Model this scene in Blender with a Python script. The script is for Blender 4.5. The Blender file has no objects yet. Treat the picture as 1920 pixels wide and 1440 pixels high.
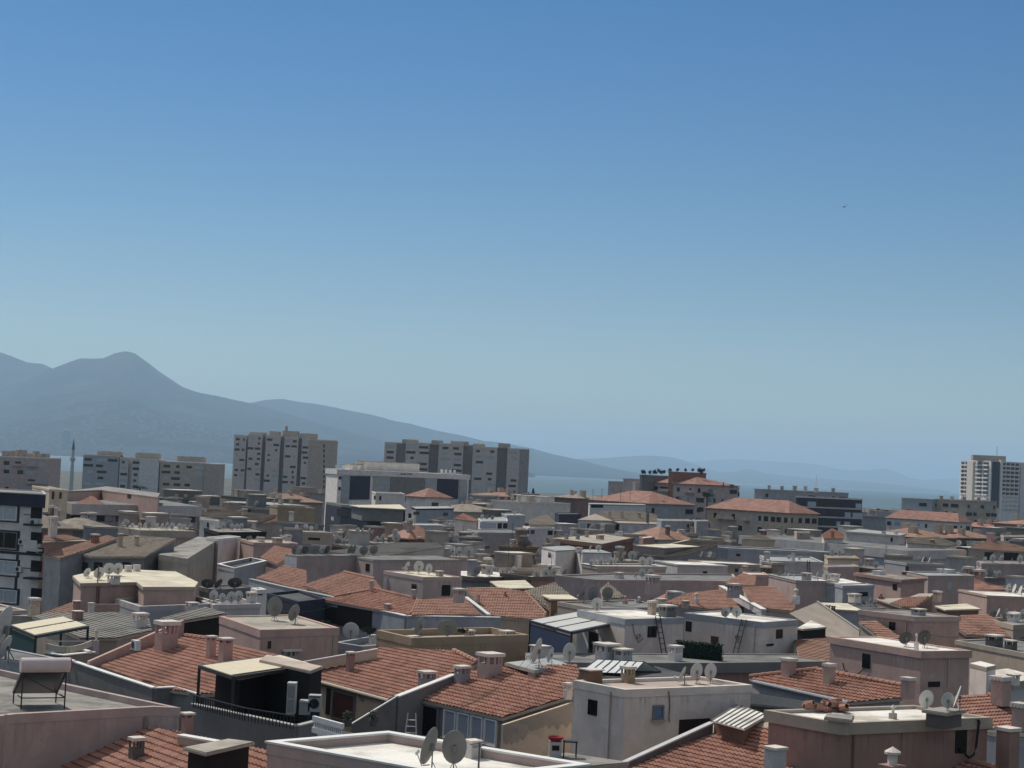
import bpy, bmesh, math, random
import numpy as np
from mathutils import Vector, Matrix, noise

random.seed(7)
scene = bpy.context.scene
COL = scene.collection

# ------------------------------------------------------------------ camera
F_PX = 3300.0
PITCH, ROLL = math.radians(2.81), math.radians(2.6)
CAM = Vector((0, 0, 27.0))
R0 = Vector((1, 0, 0)); FW = Vector((0, math.cos(PITCH), math.sin(PITCH))); U0 = Vector((0, -math.sin(PITCH), math.cos(PITCH)))
RV = R0 * math.cos(ROLL) + U0 * math.sin(ROLL)
UV = -R0 * math.sin(ROLL) + U0 * math.cos(ROLL)
cd = bpy.data.cameras.new('camera'); cam = bpy.data.objects.new('camera', cd); COL.objects.link(cam)
cd.sensor_width = 36; cd.lens = 36 * F_PX / 1920; cd.clip_start = 0.5; cd.clip_end = 200000
m = Matrix((RV, UV, -FW)).transposed().to_4x4(); m.translation = CAM
cam.matrix_world = m; scene.camera = cam

# ------------------------------------------------------------------ sky, sun, exposure
SUN_EL, SUN_AZ = math.radians(51), math.radians(-40)      # azimuth from +Y towards +X
w = bpy.data.worlds.new('World'); scene.world = w; w.use_nodes = True
nt = w.node_tree; bg = nt.nodes['Background']
sky = nt.nodes.new('ShaderNodeTexSky'); sky.sky_type = 'NISHITA'; sky.sun_disc = False
sky.sun_elevation = SUN_EL; sky.sun_rotation = SUN_AZ; sky.altitude = 0; sky.air_density = 1.05; sky.dust_density = 0.0; sky.ozone_density = 3.0
hs = nt.nodes.new('ShaderNodeHueSaturation'); hs.inputs['Saturation'].default_value = 1.45; hs.inputs['Hue'].default_value = .507; nt.links.new(sky.outputs[0], hs.inputs['Color']); 
h2 = nt.nodes.new('ShaderNodeHueSaturation'); h2.inputs['Saturation'].default_value = 0.12; h2.inputs['Value'].default_value = 2.05; nt.links.new(sky.outputs[0], h2.inputs['Color'])   # sky above the view made whiter and brighter, as neutral fill for shaded walls
wc = nt.nodes.new('ShaderNodeTexCoord'); sx = nt.nodes.new('ShaderNodeSeparateXYZ'); nt.links.new(wc.outputs['Generated'], sx.inputs[0])
mr = nt.nodes.new('ShaderNodeMapRange'); mr.interpolation_type = 'SMOOTHSTEP'; mr.inputs[1].default_value = .30; mr.inputs[2].default_value = .62; nt.links.new(sx.outputs[2], mr.inputs[0])
mxw = nt.nodes.new('ShaderNodeMix'); mxw.data_type = 'RGBA'; nt.links.new(mr.outputs[0], mxw.inputs[0]); nt.links.new(hs.outputs[0], mxw.inputs[6]); nt.links.new(h2.outputs[0], mxw.inputs[7]); nt.links.new(mxw.outputs[2], bg.inputs[0])
#; 
bg.inputs[1].default_value = 0.088
sd = bpy.data.lights.new('sun', 'SUN'); sd.energy = 5.0; sd.angle = math.radians(0.5); sd.color = (1.0, 0.95, 0.87)
sun = bpy.data.objects.new('sun', sd); COL.objects.link(sun)
sv = Vector((math.sin(SUN_AZ) * math.cos(SUN_EL), math.cos(SUN_AZ) * math.cos(SUN_EL), math.sin(SUN_EL)))
sun.rotation_euler = sv.to_track_quat('Z', 'Y').to_euler()
scene.view_settings.view_transform = 'Standard'; scene.view_settings.look = 'None'
scene.view_settings.exposure = -0.40; scene.view_settings.gamma = 1
scene.cycles.volume_bounces = 1; scene.cycles.max_bounces = 5; scene.cycles.diffuse_bounces = 2

# ------------------------------------------------------------------ from a point of the picture to a place in the town
def ray(px, py): return (FW + RV * ((px - 960) / F_PX) - UV * ((py - 720) / F_PX))
def G(px, py, z):
    d = ray(px, py); t = (z - CAM.z) / d.z
    return CAM + d * t
def GY(px, py, Y):
    d = ray(px, py); return CAM + d * (Y / d.y)
def pix(p):
    v = Vector(p) - CAM; zf = v.dot(FW)
    return 960 + F_PX * v.dot(RV) / zf, 720 - F_PX * v.dot(UV) / zf

# ------------------------------------------------------------------ materials
MATS = {}
def nodes(mat):
    nt = mat.node_tree; return nt, nt.nodes, nt.links, nt.nodes['Principled BSDF']
def plain(name, col, rough=0.7, metal=0.0, spec=0.3):
    if name in MATS: return MATS[name]
    m = bpy.data.materials.new(name); m.use_nodes = True; nt, N, L, b = nodes(m)
    tc = N.new('ShaderNodeTexCoord'); no = N.new('ShaderNodeTexNoise'); no.inputs['Scale'].default_value = 3.0; no.inputs['Detail'].default_value = 4
    L.new(tc.outputs['Object'], no.inputs['Vector'])
    mx = N.new('ShaderNodeMix'); mx.data_type = 'RGBA'
    mx.inputs[6].default_value = (*[c * 0.82 for c in col], 1); mx.inputs[7].default_value = (*[min(1, c * 1.12) for c in col], 1)
    L.new(no.outputs[0], mx.inputs[0]); L.new(mx.outputs[2], b.inputs['Base Color'])
    b.inputs['Roughness'].default_value = rough; b.inputs['Metallic'].default_value = metal; b.inputs['Specular IOR Level'].default_value = spec
    MATS[name] = m; return m
# ------------------------------------------------------------------ the setting: ground, bay, mountains
def link(name, me, mat=None, parent=None, loc=None):
    o = bpy.data.objects.new(name, me)
    if mat is not None and me is not None and hasattr(me, 'materials') and len(me.materials) == 0: me.materials.append(mat)
    COL.objects.link(o)
    if parent is not None: o.parent = parent
    if loc is not None: o.location = loc
    return o
def grid_mesh(name, xs, ys, zf):
    X, Y = np.meshgrid(xs, ys); Z = zf(X, Y)
    v = np.stack([X, Y, Z], -1).reshape(-1, 3); nx, ny = len(xs), len(ys)
    f = [(j * nx + i, j * nx + i + 1, (j + 1) * nx + i + 1, (j + 1) * nx + i) for j in range(ny - 1) for i in range(nx - 1)]
    me = bpy.data.meshes.new(name); me.from_pydata(v.tolist(), [], f); return me
gm = bpy.data.materials.new('town_ground'); gm.use_nodes = True; nt, N, L, b = nodes(gm)
tc = N.new('ShaderNodeTexCoord'); no = N.new('ShaderNodeTexNoise'); no.inputs['Scale'].default_value = 0.02; no.inputs['Detail'].default_value = 8
cr = N.new('ShaderNodeValToRGB'); cr.color_ramp.elements[0].position = .4; cr.color_ramp.elements[0].color = (.05, .05, .05, 1); cr.color_ramp.elements[1].position = .6; cr.color_ramp.elements[1].color = (.08, .085, .05, 1)
L.new(tc.outputs['Object'], no.inputs[0]); L.new(no.outputs[0], cr.inputs[0]); L.new(cr.outputs[0], b.inputs[0]); b.inputs['Roughness'].default_value = .9
g = link('ground', grid_mesh('ground', [-3000, 3000], [-200, 2300], lambda X, Y: X * 0), gm); g['kind'] = 'structure'
wm = bpy.data.materials.new('bay_water'); wm.use_nodes = True; nt, N, L, b = nodes(wm)
tc = N.new('ShaderNodeTexCoord'); mp = N.new('ShaderNodeMapping'); mp.inputs['Scale'].default_value = (.0016, .004, 1)
no = N.new('ShaderNodeTexNoise'); no.inputs['Scale'].default_value = 1.0; no.inputs['Detail'].default_value = 9; no.inputs['Roughness'].default_value = .65
cr = N.new('ShaderNodeValToRGB'); cr.color_ramp.elements[0].position = .35; cr.color_ramp.elements[0].color = (.045, .085, .085, 1); cr.color_ramp.elements[1].position = .7; cr.color_ramp.elements[1].color = (.07, .12, .12, 1)
n2 = N.new('ShaderNodeTexNoise'); n2.inputs['Scale'].default_value = .05; n2.inputs['Detail'].default_value = 5
bp = N.new('ShaderNodeBump'); bp.inputs['Strength'].default_value = .6; bp.inputs['Distance'].default_value = 3
L.new(tc.outputs['Object'], mp.inputs[0]); L.new(mp.outputs[0], no.inputs[0]); L.new(no.outputs[0], cr.inputs[0]); L.new(cr.outputs[0], b.inputs[0])
L.new(tc.outputs['Object'], n2.inputs[0]); L.new(n2.outputs[0], bp.inputs['Height']); L.new(bp.outputs[0], b.inputs['Normal'])
b.inputs['Roughness'].default_value = .4; b.inputs['Specular IOR Level'].default_value = .4
sea = link('sea', grid_mesh('sea', [-60000, 60000], [1500, 90000], lambda X, Y: X * 0 - 0.6), wm); sea['kind'] = 'structure'
g.location.z = -0.2
# a seaside plain of scrub beyond the last houses
def fbm(x, y, s, o=6):
    return noise.fractal(Vector((x / s, y / s, 3.7)), 0.9, 2.1, o)
mm = bpy.data.materials.new('mountain_scrub'); mm.use_nodes = True; nt, N, L, b = nodes(mm)
tc = N.new('ShaderNodeTexCoord'); no = N.new('ShaderNodeTexNoise'); no.inputs['Scale'].default_value = .0022; no.inputs['Detail'].default_value = 10; no.inputs['Roughness'].default_value = .7
cr = N.new('ShaderNodeValToRGB'); e = cr.color_ramp.elements
e[0].position = .38; e[0].color = (.010, .017, .014, 1); e[1].position = .70; e[1].color = (.055, .052, .046, 1); e2 = cr.color_ramp.elements.new(.5); e2.color = (.018, .024, .02, 1)
L.new(tc.outputs['Object'], no.inputs[0]); L.new(no.outputs[0], cr.inputs[0]); L.new(cr.outputs[0], b.inputs[0]); b.inputs['Roughness'].default_value = 1; b.inputs['Specular IOR Level'].default_value = 0
RIDGES = {
 'mountain': (14000, 8300, [(-500,700),(-250,690),(-100,712),(0,728),(40,718),(80,700),(112,686),(150,673),(178,673),(195,672),(215,663),(235,660),(252,664),(272,678),(300,698),(340,724),(370,735),(400,742),(440,751),(470,757),(520,772),(600,795),(700,822),(800,846),(870,862),(940,880)], 60),
 'hill': (17000, 12000, [(-100,800),(200,790),(400,766),(470,756),(500,750),(530,748),(565,755),(600,759),(650,769),(700,779),(740,790),(770,795),(820,808),(870,818),(905,827),(940,831),(965,835),(1000,842),(1040,853),(1085,862),(1120,871),(1160,880),(1200,888),(1260,896)], 30),
 'hill.001': (15500, 12800, [(-700,690),(-400,670),(-200,662),(-60,657),(0,660),(20,667),(50,680),(80,683),(96,690),(130,705),(200,740),(300,790)], 60),
 'hill.002': (26000, 20000, [(900,880),(1000,868),(1080,861),(1120,860),(1165,857),(1200,855),(1230,855),(1262,858),(1290,866),(1320,878),(1350,886),(1380,884),(1398,879),(1412,880),(1432,887),(1470,892),(1530,897),(1600,902),(1660,907),(1720,914),(1780,921)], 12),
 'hill.003': (38000, 30000, [(1180,885),(1280,868),(1330,863),(1380,861),(1440,865),(1500,868),(1540,872),(1572,880),(1600,882),(1630,881),(1655,878),(1675,882),(1700,894),(1730,900),(1790,897),(1850,902),(1960,905),(2060,912)], 10),
}
for nm, (Yr, Y0, prof, amp) in RIDGES.items():
    pts = []
    for px, py in prof:
        p = GY(px, py, Yr); pts.append((p.x / Yr, p.z))
    ts = np.linspace(pts[0][0], pts[-1][0], 300); zr = np.interp(ts, [p[0] for p in pts], [p[1] for p in pts])
    ds = np.concatenate([np.linspace(0, 1, 70), np.linspace(1.04, 2.0, 14)])
    V = []
    for d in ds:
        for t, z in zip(ts, zr):
            Y = Y0 + (Yr - Y0) * d; X = t * Y
            n = fbm(X, Y, 1500) ; n2 = fbm(X + 900, Y, 420, 5)
            if d <= 1:
                k = d ** 1.55; bump = 4 * d * (1 - d)
                zz = max(z, 1) * k * (1 + .38 * n * bump + .10 * n2 * bump) + (amp * .12 * n2 if d == 1 else 0)
                zz += 14 * d if d < .25 else 3.5
            else:
                zz = max(z, 1) * (1 - (d - 1) * .9)
            zmax = max(zz, -1) if d > 0 else -1
            V.append((X, Y, zmax))
    nx = len(ts); ny = len(ds)
    Fc = [(j * nx + i, j * nx + i + 1, (j + 1) * nx + i + 1, (j + 1) * nx + i) for j in range(ny - 1) for i in range(nx - 1)]
    me = bpy.data.meshes.new(nm); me.from_pydata(V, [], Fc); me.polygons.foreach_set('use_smooth', [True] * len(Fc))
    o = link(nm, me, mm); o['kind'] = 'structure'
# the air over the bay
hz = bpy.data.materials.new('haze_air'); hz.use_nodes = True; nt = hz.node_tree; nt.nodes.remove(nt.nodes['Principled BSDF'])
pv = nt.nodes.new('ShaderNodeVolumePrincipled'); pv.inputs['Color'].default_value = (.53, .745, .965, 1); pv.inputs['Density'].default_value = 6.6e-5; pv.inputs['Anisotropy'].default_value = .2
nt.links.new(pv.outputs[0], nt.nodes['Material Output'].inputs['Volume'])
bm = bmesh.new(); bmesh.ops.create_cube(bm, size=1); me = bpy.data.meshes.new('haze'); bm.to_mesh(me); bm.free()
h = link('haze', me, hz); h.location = (0, 44000, 479); h.scale = (130000, 92000, 962); h['kind'] = 'stuff'
# ------------------------------------------------------------------ helpers
GA = math.radians(37)
AU = Vector((math.cos(GA), math.sin(GA), 0)); AV = Vector((math.sin(GA), -math.cos(GA), 0))     # the two street directions
ZV = Vector((0, 0, 1))
rnd = random.Random(11)
class MB:
    def __init__(s): s.v = []; s.f = []; s.uv = None
    def add(s, vs, fs):
        n = len(s.v); s.v += [tuple(p) for p in vs]; s.f += [tuple(i + n for i in f) for f in fs]; return s
    def box(s, c, x, y, z):       # centre and three half-axis vectors
        c, x, y, z = Vector(c), Vector(x), Vector(y), Vector(z)
        vs = [c + x * a + y * b + z * d for d in (-1, 1) for a, b in ((-1, -1), (1, -1), (1, 1), (-1, 1))]
        return s.add(vs, [(3, 2, 1, 0), (4, 5, 6, 7), (0, 1, 5, 4), (1, 2, 6, 5), (2, 3, 7, 6), (3, 0, 4, 7)])
    def abox(s, x0, x1, y0, y1, z0, z1):
        return s.box(((x0 + x1) / 2, (y0 + y1) / 2, (z0 + z1) / 2), ((x1 - x0) / 2, 0, 0), (0, (y1 - y0) / 2, 0), (0, 0, (z1 - z0) / 2))
    def prism(s, poly, z0, z1):   # z0, z1 numbers or lists; poly in xy, any winding
        n = len(poly); Z0 = z0 if isinstance(z0, (list, tuple)) else [z0] * n; Z1 = z1 if isinstance(z1, (list, tuple)) else [z1] * n
        ar = sum(poly[i][0] * poly[(i + 1) % n][1] - poly[(i + 1) % n][0] * poly[i][1] for i in range(n))
        idx = list(range(n)) if ar > 0 else list(range(n))[::-1]
        vs = [(poly[i][0], poly[i][1], Z0[i]) for i in idx] + [(poly[i][0], poly[i][1], Z1[i]) for i in idx]
        return s.add(vs, [tuple(range(n))[::-1], tuple(range(n, 2 * n))] + [(i, (i + 1) % n, (i + 1) % n + n, i + n) for i in range(n)])
    def ring(s, po, pi, z0, z1):
        n = len(po); ar = sum(po[i][0] * po[(i + 1) % n][1] - po[(i + 1) % n][0] * po[i][1] for i in range(n))
        idx = list(range(n)) if ar > 0 else list(range(n))[::-1]
        po = [po[i] for i in idx]; pi = [pi[i] for i in idx]
        vs = [(p[0], p[1], z) for z in (z0, z1) for q in (po, pi) for p in q]
        fs = []
        for i in range(n):
            j = (i + 1) % n
            fs += [(i, j, 2 * n + j, 2 * n + i), (n + j, n + i, 3 * n + i, 3 * n + j), (2 * n + i, 2 * n + j, 3 * n + j, 3 * n + i), (j, i, n + i, n + j)]
        return s.add(vs, fs)
    def bar(s, a, b, r, r2=None, up=None):
        a, b = Vector(a), Vector(b); d = b - a; L = d.length
        if L < 1e-6: return s
        d /= L; u = (up or (ZV if abs(d.z) < .9 else Vector((1, 0, 0)))); x = d.cross(u).normalized(); y = x.cross(d)
        return s.box((a + b) / 2, x * r, y * (r2 or r), d * (L / 2))
    def tube(s, pts, r, n=8, r1=None, cap=True):
        pts = [Vector(p) for p in pts]; R = []; m = len(pts)
        for i, p in enumerate(pts):
            d = (pts[min(i + 1, m - 1)] - pts[max(i - 1, 0)]).normalized(); u = ZV if abs(d.z) < .9 else Vector((1, 0, 0))
            x = d.cross(u).normalized(); y = x.cross(d); rr = r if r1 is None else r + (r1 - r) * i / (m - 1)
            R.append([p + (x * math.cos(t) + y * math.sin(t)) * rr for t in [2 * math.pi * k / n for k in range(n)]])
        fs = [(i * n + k, i * n + (k + 1) % n, (i + 1) * n + (k + 1) % n, (i + 1) * n + k) for i in range(m - 1) for k in range(n)]
        if cap: fs += [tuple(range(n))[::-1], tuple((m - 1) * n + k for k in range(n))]
        return s.add([p for q in R for p in q], fs)
    def lathe(s, prof, n=16, M=None):
        vs = []; m = len(prof)
        for r, z in prof:
            for k in range(n):
                p = Vector((r * math.cos(2 * math.pi * k / n), r * math.sin(2 * math.pi * k / n), z)); vs.append(M @ p if M else p)
        return s.add(vs, [(i * n + k, i * n + (k + 1) % n, (i + 1) * n + (k + 1) % n, (i + 1) * n + k) for i in range(m - 1) for k in range(n)])
    def build(s, name, mat, parent=None, off=None, smooth=False):
        o = off or Vector((0, 0, 0)); me = bpy.data.meshes.new(name)
        me.from_pydata([(p[0] - o[0], p[1] - o[1], p[2] - o[2]) for p in s.v], [], s.f)
        if smooth: me.polygons.foreach_set('use_smooth', [True] * len(me.polygons))
        me.materials.append(mat); return link(name, me, mat, parent)
def tag(o, label=None, cat=None, group=None, kind=None):
    if label: o['label'] = label
    if cat: o['category'] = cat
    if group: o['group'] = group
    if kind: o['kind'] = kind
    return o
def empty(name, loc=(0, 0, 0), rz=0):
    o = bpy.data.objects.new(name, None); COL.objects.link(o); o.location = loc; o.rotation_euler = (0, 0, rz); o.empty_display_size = .2; return o
def offset_poly(P, d):            # inwards by d
    n = len(P); ar = sum(P[i][0] * P[(i + 1) % n][1] - P[(i + 1) % n][0] * P[i][1] for i in range(n)); sg = 1 if ar > 0 else -1
    out = []
    for i in range(n):
        a, b, c = Vector(P[i - 1][:2]), Vector(P[i][:2]), Vector(P[(i + 1) % n][:2])
        e1, e2 = (b - a).normalized(), (c - b).normalized()
        n1, n2 = Vector((-e1.y, e1.x)) * sg, Vector((-e2.y, e2.x)) * sg
        k = 1 + n1.dot(n2); mv = (n1 + n2) / max(k, .45)
        out.append(b + mv * d)
    return out

# ------------------------------------------------------------------ materials of the town
def mixnode(N, a, b, fac_socket, L, mode='MIX'):
    m = N.new('ShaderNodeMix'); m.data_type = 'RGBA'; m.blend_type = mode
    for sock, v in ((6, a), (7, b)):
        if isinstance(v, tuple): m.inputs[sock].default_value = (*v[:3], 1)
        else: L.new(v, m.inputs[sock])
    if isinstance(fac_socket, (int, float)): m.inputs[0].default_value = fac_socket
    else: L.new(fac_socket, m.inputs[0])
    return m.outputs[2]
def noise_n(N, L, vec, scale, detail=4, rough=.6, mp=None):
    if mp:
        q = N.new('ShaderNodeMapping'); q.inputs['Scale'].default_value = mp; L.new(vec, q.inputs[0]); vec = q.outputs[0]
    n = N.new('ShaderNodeTexNoise'); n.inputs['Scale'].default_value = scale; n.inputs['Detail'].default_value = detail; n.inputs['Roughness'].default_value = rough
    L.new(vec, n.inputs[0]); return n.outputs[0]
def ramp(N, L, fac, p0, p1, v0=0, v1=1):
    r = N.new('ShaderNodeMapRange'); r.inputs[1].default_value = p0; r.inputs[2].default_value = p1; r.inputs[3].default_value = v0; r.inputs[4].default_value = v1
    L.new(fac, r.inputs[0]); return r.outputs[0]
PAL = dict(pink=(.40, .31, .29), dpink=(.27, .19, .175), mauve=(.37, .325, .325), white=(.62, .635, .65), offw=(.54, .545, .535), grey=(.29, .31, .34),
    lgrey=(.41, .43, .45), blueg=(.28, .325, .375), navy=(.035, .043, .07), cream=(.50, .45, .37), ochre=(.30, .25, .185), beige=(.38, .34, .29), brown=(.17, .115, .085),
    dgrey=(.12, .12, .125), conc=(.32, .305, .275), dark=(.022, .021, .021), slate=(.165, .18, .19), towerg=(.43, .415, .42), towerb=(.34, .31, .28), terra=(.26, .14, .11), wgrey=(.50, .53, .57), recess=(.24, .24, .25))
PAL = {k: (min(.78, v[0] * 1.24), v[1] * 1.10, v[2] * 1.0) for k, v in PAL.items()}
PAL.update({k + '_d': tuple(x * .70 for x in v) for k, v in list(PAL.items())})
def plaster(key, dirt=.5):
    nm = 'plaster_' + key
    if nm in MATS: return MATS[nm]
    col = PAL[key]; m = bpy.data.materials.new(nm); m.use_nodes = True; nt, N, L, b = nodes(m)
    g = N.new('ShaderNodeNewGeometry').outputs['Position']
    n1 = noise_n(N, L, g, .8, 6, .65); n2 = noise_n(N, L, g, 1.0, 5, .7, (2.6, 2.6, .22)); n3 = noise_n(N, L, g, 14, 3, .6)
    c = mixnode(N, tuple(x * .80 for x in col), tuple(min(x * 1.12, .85) for x in col), ramp(N, L, n1, .3, .7), L)
    c = mixnode(N, c, tuple(x * .42 + .02 for x in col), ramp(N, L, n2, .56, .85, 0, dirt * .6), L)
    c = mixnode(N, c, tuple(x * .85 for x in col), ramp(N, L, n3, .5, .8, 0, .4), L)
    n6 = noise_n(N, L, g, .5, 3, .5, (1.0, 1.0, 1.6)); c = mixnode(N, c, tuple(min(x * 1.14, .85) for x in col), ramp(N, L, n6, .585, .60, 0, .45), L); n7 = noise_n(N, L, g, 3.2, 8, .75); c = mixnode(N, c, tuple(x * .6 for x in col), ramp(N, L, n7, .60, .72, 0, .45), L)
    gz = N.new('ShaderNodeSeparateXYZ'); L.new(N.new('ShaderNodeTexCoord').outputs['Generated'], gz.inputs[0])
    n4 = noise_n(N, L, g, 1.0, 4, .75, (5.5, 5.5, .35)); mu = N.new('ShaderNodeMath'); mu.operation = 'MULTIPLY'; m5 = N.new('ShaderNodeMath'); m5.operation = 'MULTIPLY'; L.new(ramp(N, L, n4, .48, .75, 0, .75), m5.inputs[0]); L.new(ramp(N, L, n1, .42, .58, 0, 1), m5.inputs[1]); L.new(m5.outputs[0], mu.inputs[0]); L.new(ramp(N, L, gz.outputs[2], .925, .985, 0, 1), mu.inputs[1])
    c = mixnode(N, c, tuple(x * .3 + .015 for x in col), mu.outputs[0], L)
    L.new(c, b.inputs[0]); b.inputs['Roughness'].default_value = .92; b.inputs['Specular IOR Level'].default_value = .15
    bp = N.new('ShaderNodeBump'); bp.inputs['Strength'].default_value = .3; bp.inputs['Distance'].default_value = .03; L.new(n3, bp.inputs['Height']); L.new(bp.outputs[0], b.inputs['Normal'])
    MATS[nm] = m; return m
DK = dict(white=((.80, .77, .70), (.42, .37, .30)), cream=((.66, .60, .46), (.46, .41, .32)), conc=((.31, .29, .26), (.11, .105, .095)), grey=((.21, .21, .2), (.11, .11, .105)), beige=((.42, .38, .31), (.24, .22, .19)),
    pinkish=((.52, .43, .36), (.36, .29, .25)), metal=((.38, .39, .385), (.22, .225, .225)), dark=((.10, .10, .10), (.05, .05, .05)), greenish=((.30, .34, .31), (.22, .25, .24)))
def deck(key):
    nm = 'deck_' + key
    if nm in MATS: return MATS[nm]
    a, bcol = DK[key]; m = bpy.data.materials.new(nm); m.use_nodes = True; nt, N, L, b = nodes(m)
    g = N.new('ShaderNodeNewGeometry').outputs['Position']
    n1 = noise_n(N, L, g, .45, 7, .62); n3 = noise_n(N, L, g, 6, 5, .7); v = N.new('ShaderNodeTexVoronoi'); v.inputs['Scale'].default_value = .55; L.new(g, v.inputs[0])
    c = mixnode(N, a, bcol, ramp(N, L, n1, .45, .62, 0, .9), L)
    c = mixnode(N, c, tuple(x * .75 for x in a), ramp(N, L, v.outputs[1], .3, .9, 0, .35), L)
    c = mixnode(N, c, tuple(x * .5 for x in bcol), ramp(N, L, n3, .58, .8, 0, .6), L)
    L.new(c, b.inputs[0]); b.inputs['Roughness'].default_value = .9; b.inputs['Specular IOR Level'].default_value = .15
    MATS[nm] = m; return m
TILEC = dict(red=((.31, .138, .096), (.40, .22, .165), (.135, .075, .058)), rust=((.25, .125, .095), (.32, .18, .14), (.15, .09, .075)), orange=((.33, .165, .118), (.40, .235, .18), (.18, .105, .083)), old=((.24, .20, .16), (.31, .27, .22), (.13, .115, .10)), fibre=((.19, .18, .16), (.25, .24, .21), (.10, .095, .09)), brown=((.28, .16, .115), (.36, .22, .16), (.17, .105, .08)))
def tilemat(key):
    nm = 'roof_tile_' + key
    if nm in MATS: return MATS[nm]
    a, b2, c2 = TILEC[key]; m = bpy.data.materials.new(nm); m.use_nodes = True; nt, N, L, b = nodes(m)
    uv = N.new('ShaderNodeUVMap').outputs[0]; fl = N.new('ShaderNodeVectorMath'); fl.operation = 'FLOOR'; L.new(uv, fl.inputs[0])
    wn = N.new('ShaderNodeTexWhiteNoise'); wn.noise_dimensions = '2D'; L.new(fl.outputs[0], wn.inputs[0])
    g = N.new('ShaderNodeNewGeometry').outputs['Position']; n1 = noise_n(N, L, g, .35, 6, .6); n2 = noise_n(N, L, g, 9, 3, .6)
    c = mixnode(N, a, b2, ramp(N, L, wn.outputs[0] if key != 'fibre' else noise_n(N, L, g, 1.2, 6, .7, (1, .3, 1)), 0, 1), L)
    c = mixnode(N, c, c2, ramp(N, L, n1, .5, .72, 0, .75), L)
    c = mixnode(N, c, tuple(x * .5 for x in a), ramp(N, L, n2, .6, .8, 0, .6), L)
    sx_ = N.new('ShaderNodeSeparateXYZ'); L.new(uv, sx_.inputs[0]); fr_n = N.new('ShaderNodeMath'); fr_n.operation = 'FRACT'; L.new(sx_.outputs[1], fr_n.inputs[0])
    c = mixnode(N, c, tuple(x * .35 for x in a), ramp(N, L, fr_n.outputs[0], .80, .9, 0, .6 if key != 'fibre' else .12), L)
    L.new(c, b.inputs[0]); b.inputs['Roughness'].default_value = .85; b.inputs['Specular IOR Level'].default_value = .2
    MATS[nm] = m; return m
def glass():
    if 'window_glass' in MATS: return MATS['window_glass']
    m = plain('window_glass', (.008, .009, .011), .15, 0, .3); return m
WHITEP = lambda: plain('white_paint', (.72, .72, .70), .55)
DARKM = lambda: plain('dark_metal', (.035, .035, .038), .5, .2)
SHUT = lambda: plain('pale_shutter', (.42, .45, .5), .6)
CURT = lambda: plain('pale_curtain', (.32, .36, .42), .35, 0, .5)
DOORB = lambda: plain('brown_door', (.10, .035, .025), .6)
BLUEP = lambda: plain('blue_shutter', (.13, .2, .33), .5)

# ------------------------------------------------------------------ buildings
BLDS = []; CLUTTER = []
class Flat:
    def __init__(s, z, b=None): s.z = z; s.b = b
    def at(s, px, py): return G(px, py, s.z)
class Plane:
    def __init__(s, anchor, dip, k, b=None):
        s.p = Vector(anchor); d = Vector(dip).normalized(); s.n = Vector((d.x * k, d.y * k, 1)).normalized(); s.d = d; s.k = k; s.b = b
    def at(s, px, py):
        r = ray(px, py); return CAM + r * ((s.p - CAM).dot(s.n) / r.dot(s.n))
    def z(s, x, y): return s.p.z - ((x - s.p.x) * s.n.x + (y - s.p.y) * s.n.y) / s.n.z
def zat(px, py, ref):             # height seen at (px,py) at the same depth as the reference point
    q = G(*ref); return GY(px, py, q.y).z
TW, TL = .25, .31
def tiles_mesh(poly, pl, fine=True):
    """corrugated tile courses over a convex polygon on a plane; returns verts, faces, uvs"""
    e = ZV.cross(pl.n).normalized(); s = e.cross(pl.n).normalized()
    if s.z > 0: s = -s
    o = poly[0]; U = [(p - o).dot(e) for p in poly]; S = [(p - o).dot(s) for p in poly]
    u0, u1, s0, s1 = min(U), max(U), min(S), max(S)
    bm = bmesh.new(); uvl = bm.loops.layers.uv.new('UVMap')
    seg = 4 if fine else 1
    nu = int((u1 - u0) / TW) + 2; ns = int((s1 - s0) / TL) + 2
    if not fine: nu = max(1, nu // 6)
    wu = (TW if fine else (u1 - u0 + TW) / nu)
    for j in range(ns):
        rows = []
        jit = [rnd.uniform(-.008, .008) for _ in range(nu + 1)]
        for (ss, h) in ((s0 + j * TL, .0), (s0 + (j + 1) * TL + .02, .042)):
            row = []
            for i in range(nu * seg + 1):
                uu = u0 + i * wu / seg
                hh = h + (.028 * math.sin(2 * math.pi * i / seg) if fine else 0) + jit[min(nu, i // seg)] * (1 if h else .5)
                row.append(bm.verts.new(o + e * uu + s * ss + pl.n * hh))
            rows.append(row)
        low = [bm.verts.new(v.co - pl.n * .06) for v in rows[1]]
        for i in range(nu * seg):
            tu = i // seg if fine else i * 6
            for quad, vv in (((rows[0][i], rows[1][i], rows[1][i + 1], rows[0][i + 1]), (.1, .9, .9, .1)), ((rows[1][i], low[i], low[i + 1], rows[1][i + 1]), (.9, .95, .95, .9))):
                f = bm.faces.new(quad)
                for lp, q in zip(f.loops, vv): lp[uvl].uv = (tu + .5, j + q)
    n = len(poly); cen = sum(poly, Vector()) / n
    for i in range(n):
        a, b = poly[i], poly[(i + 1) % n]; nn = (b - a).cross(pl.n).normalized()
        if nn.dot(cen - a) > 0: nn = -nn
        bmesh.ops.bisect_plane(bm, geom=bm.verts[:] + bm.edges[:] + bm.faces[:], plane_co=a, plane_no=nn, clear_outer=True)
    return bm
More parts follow.
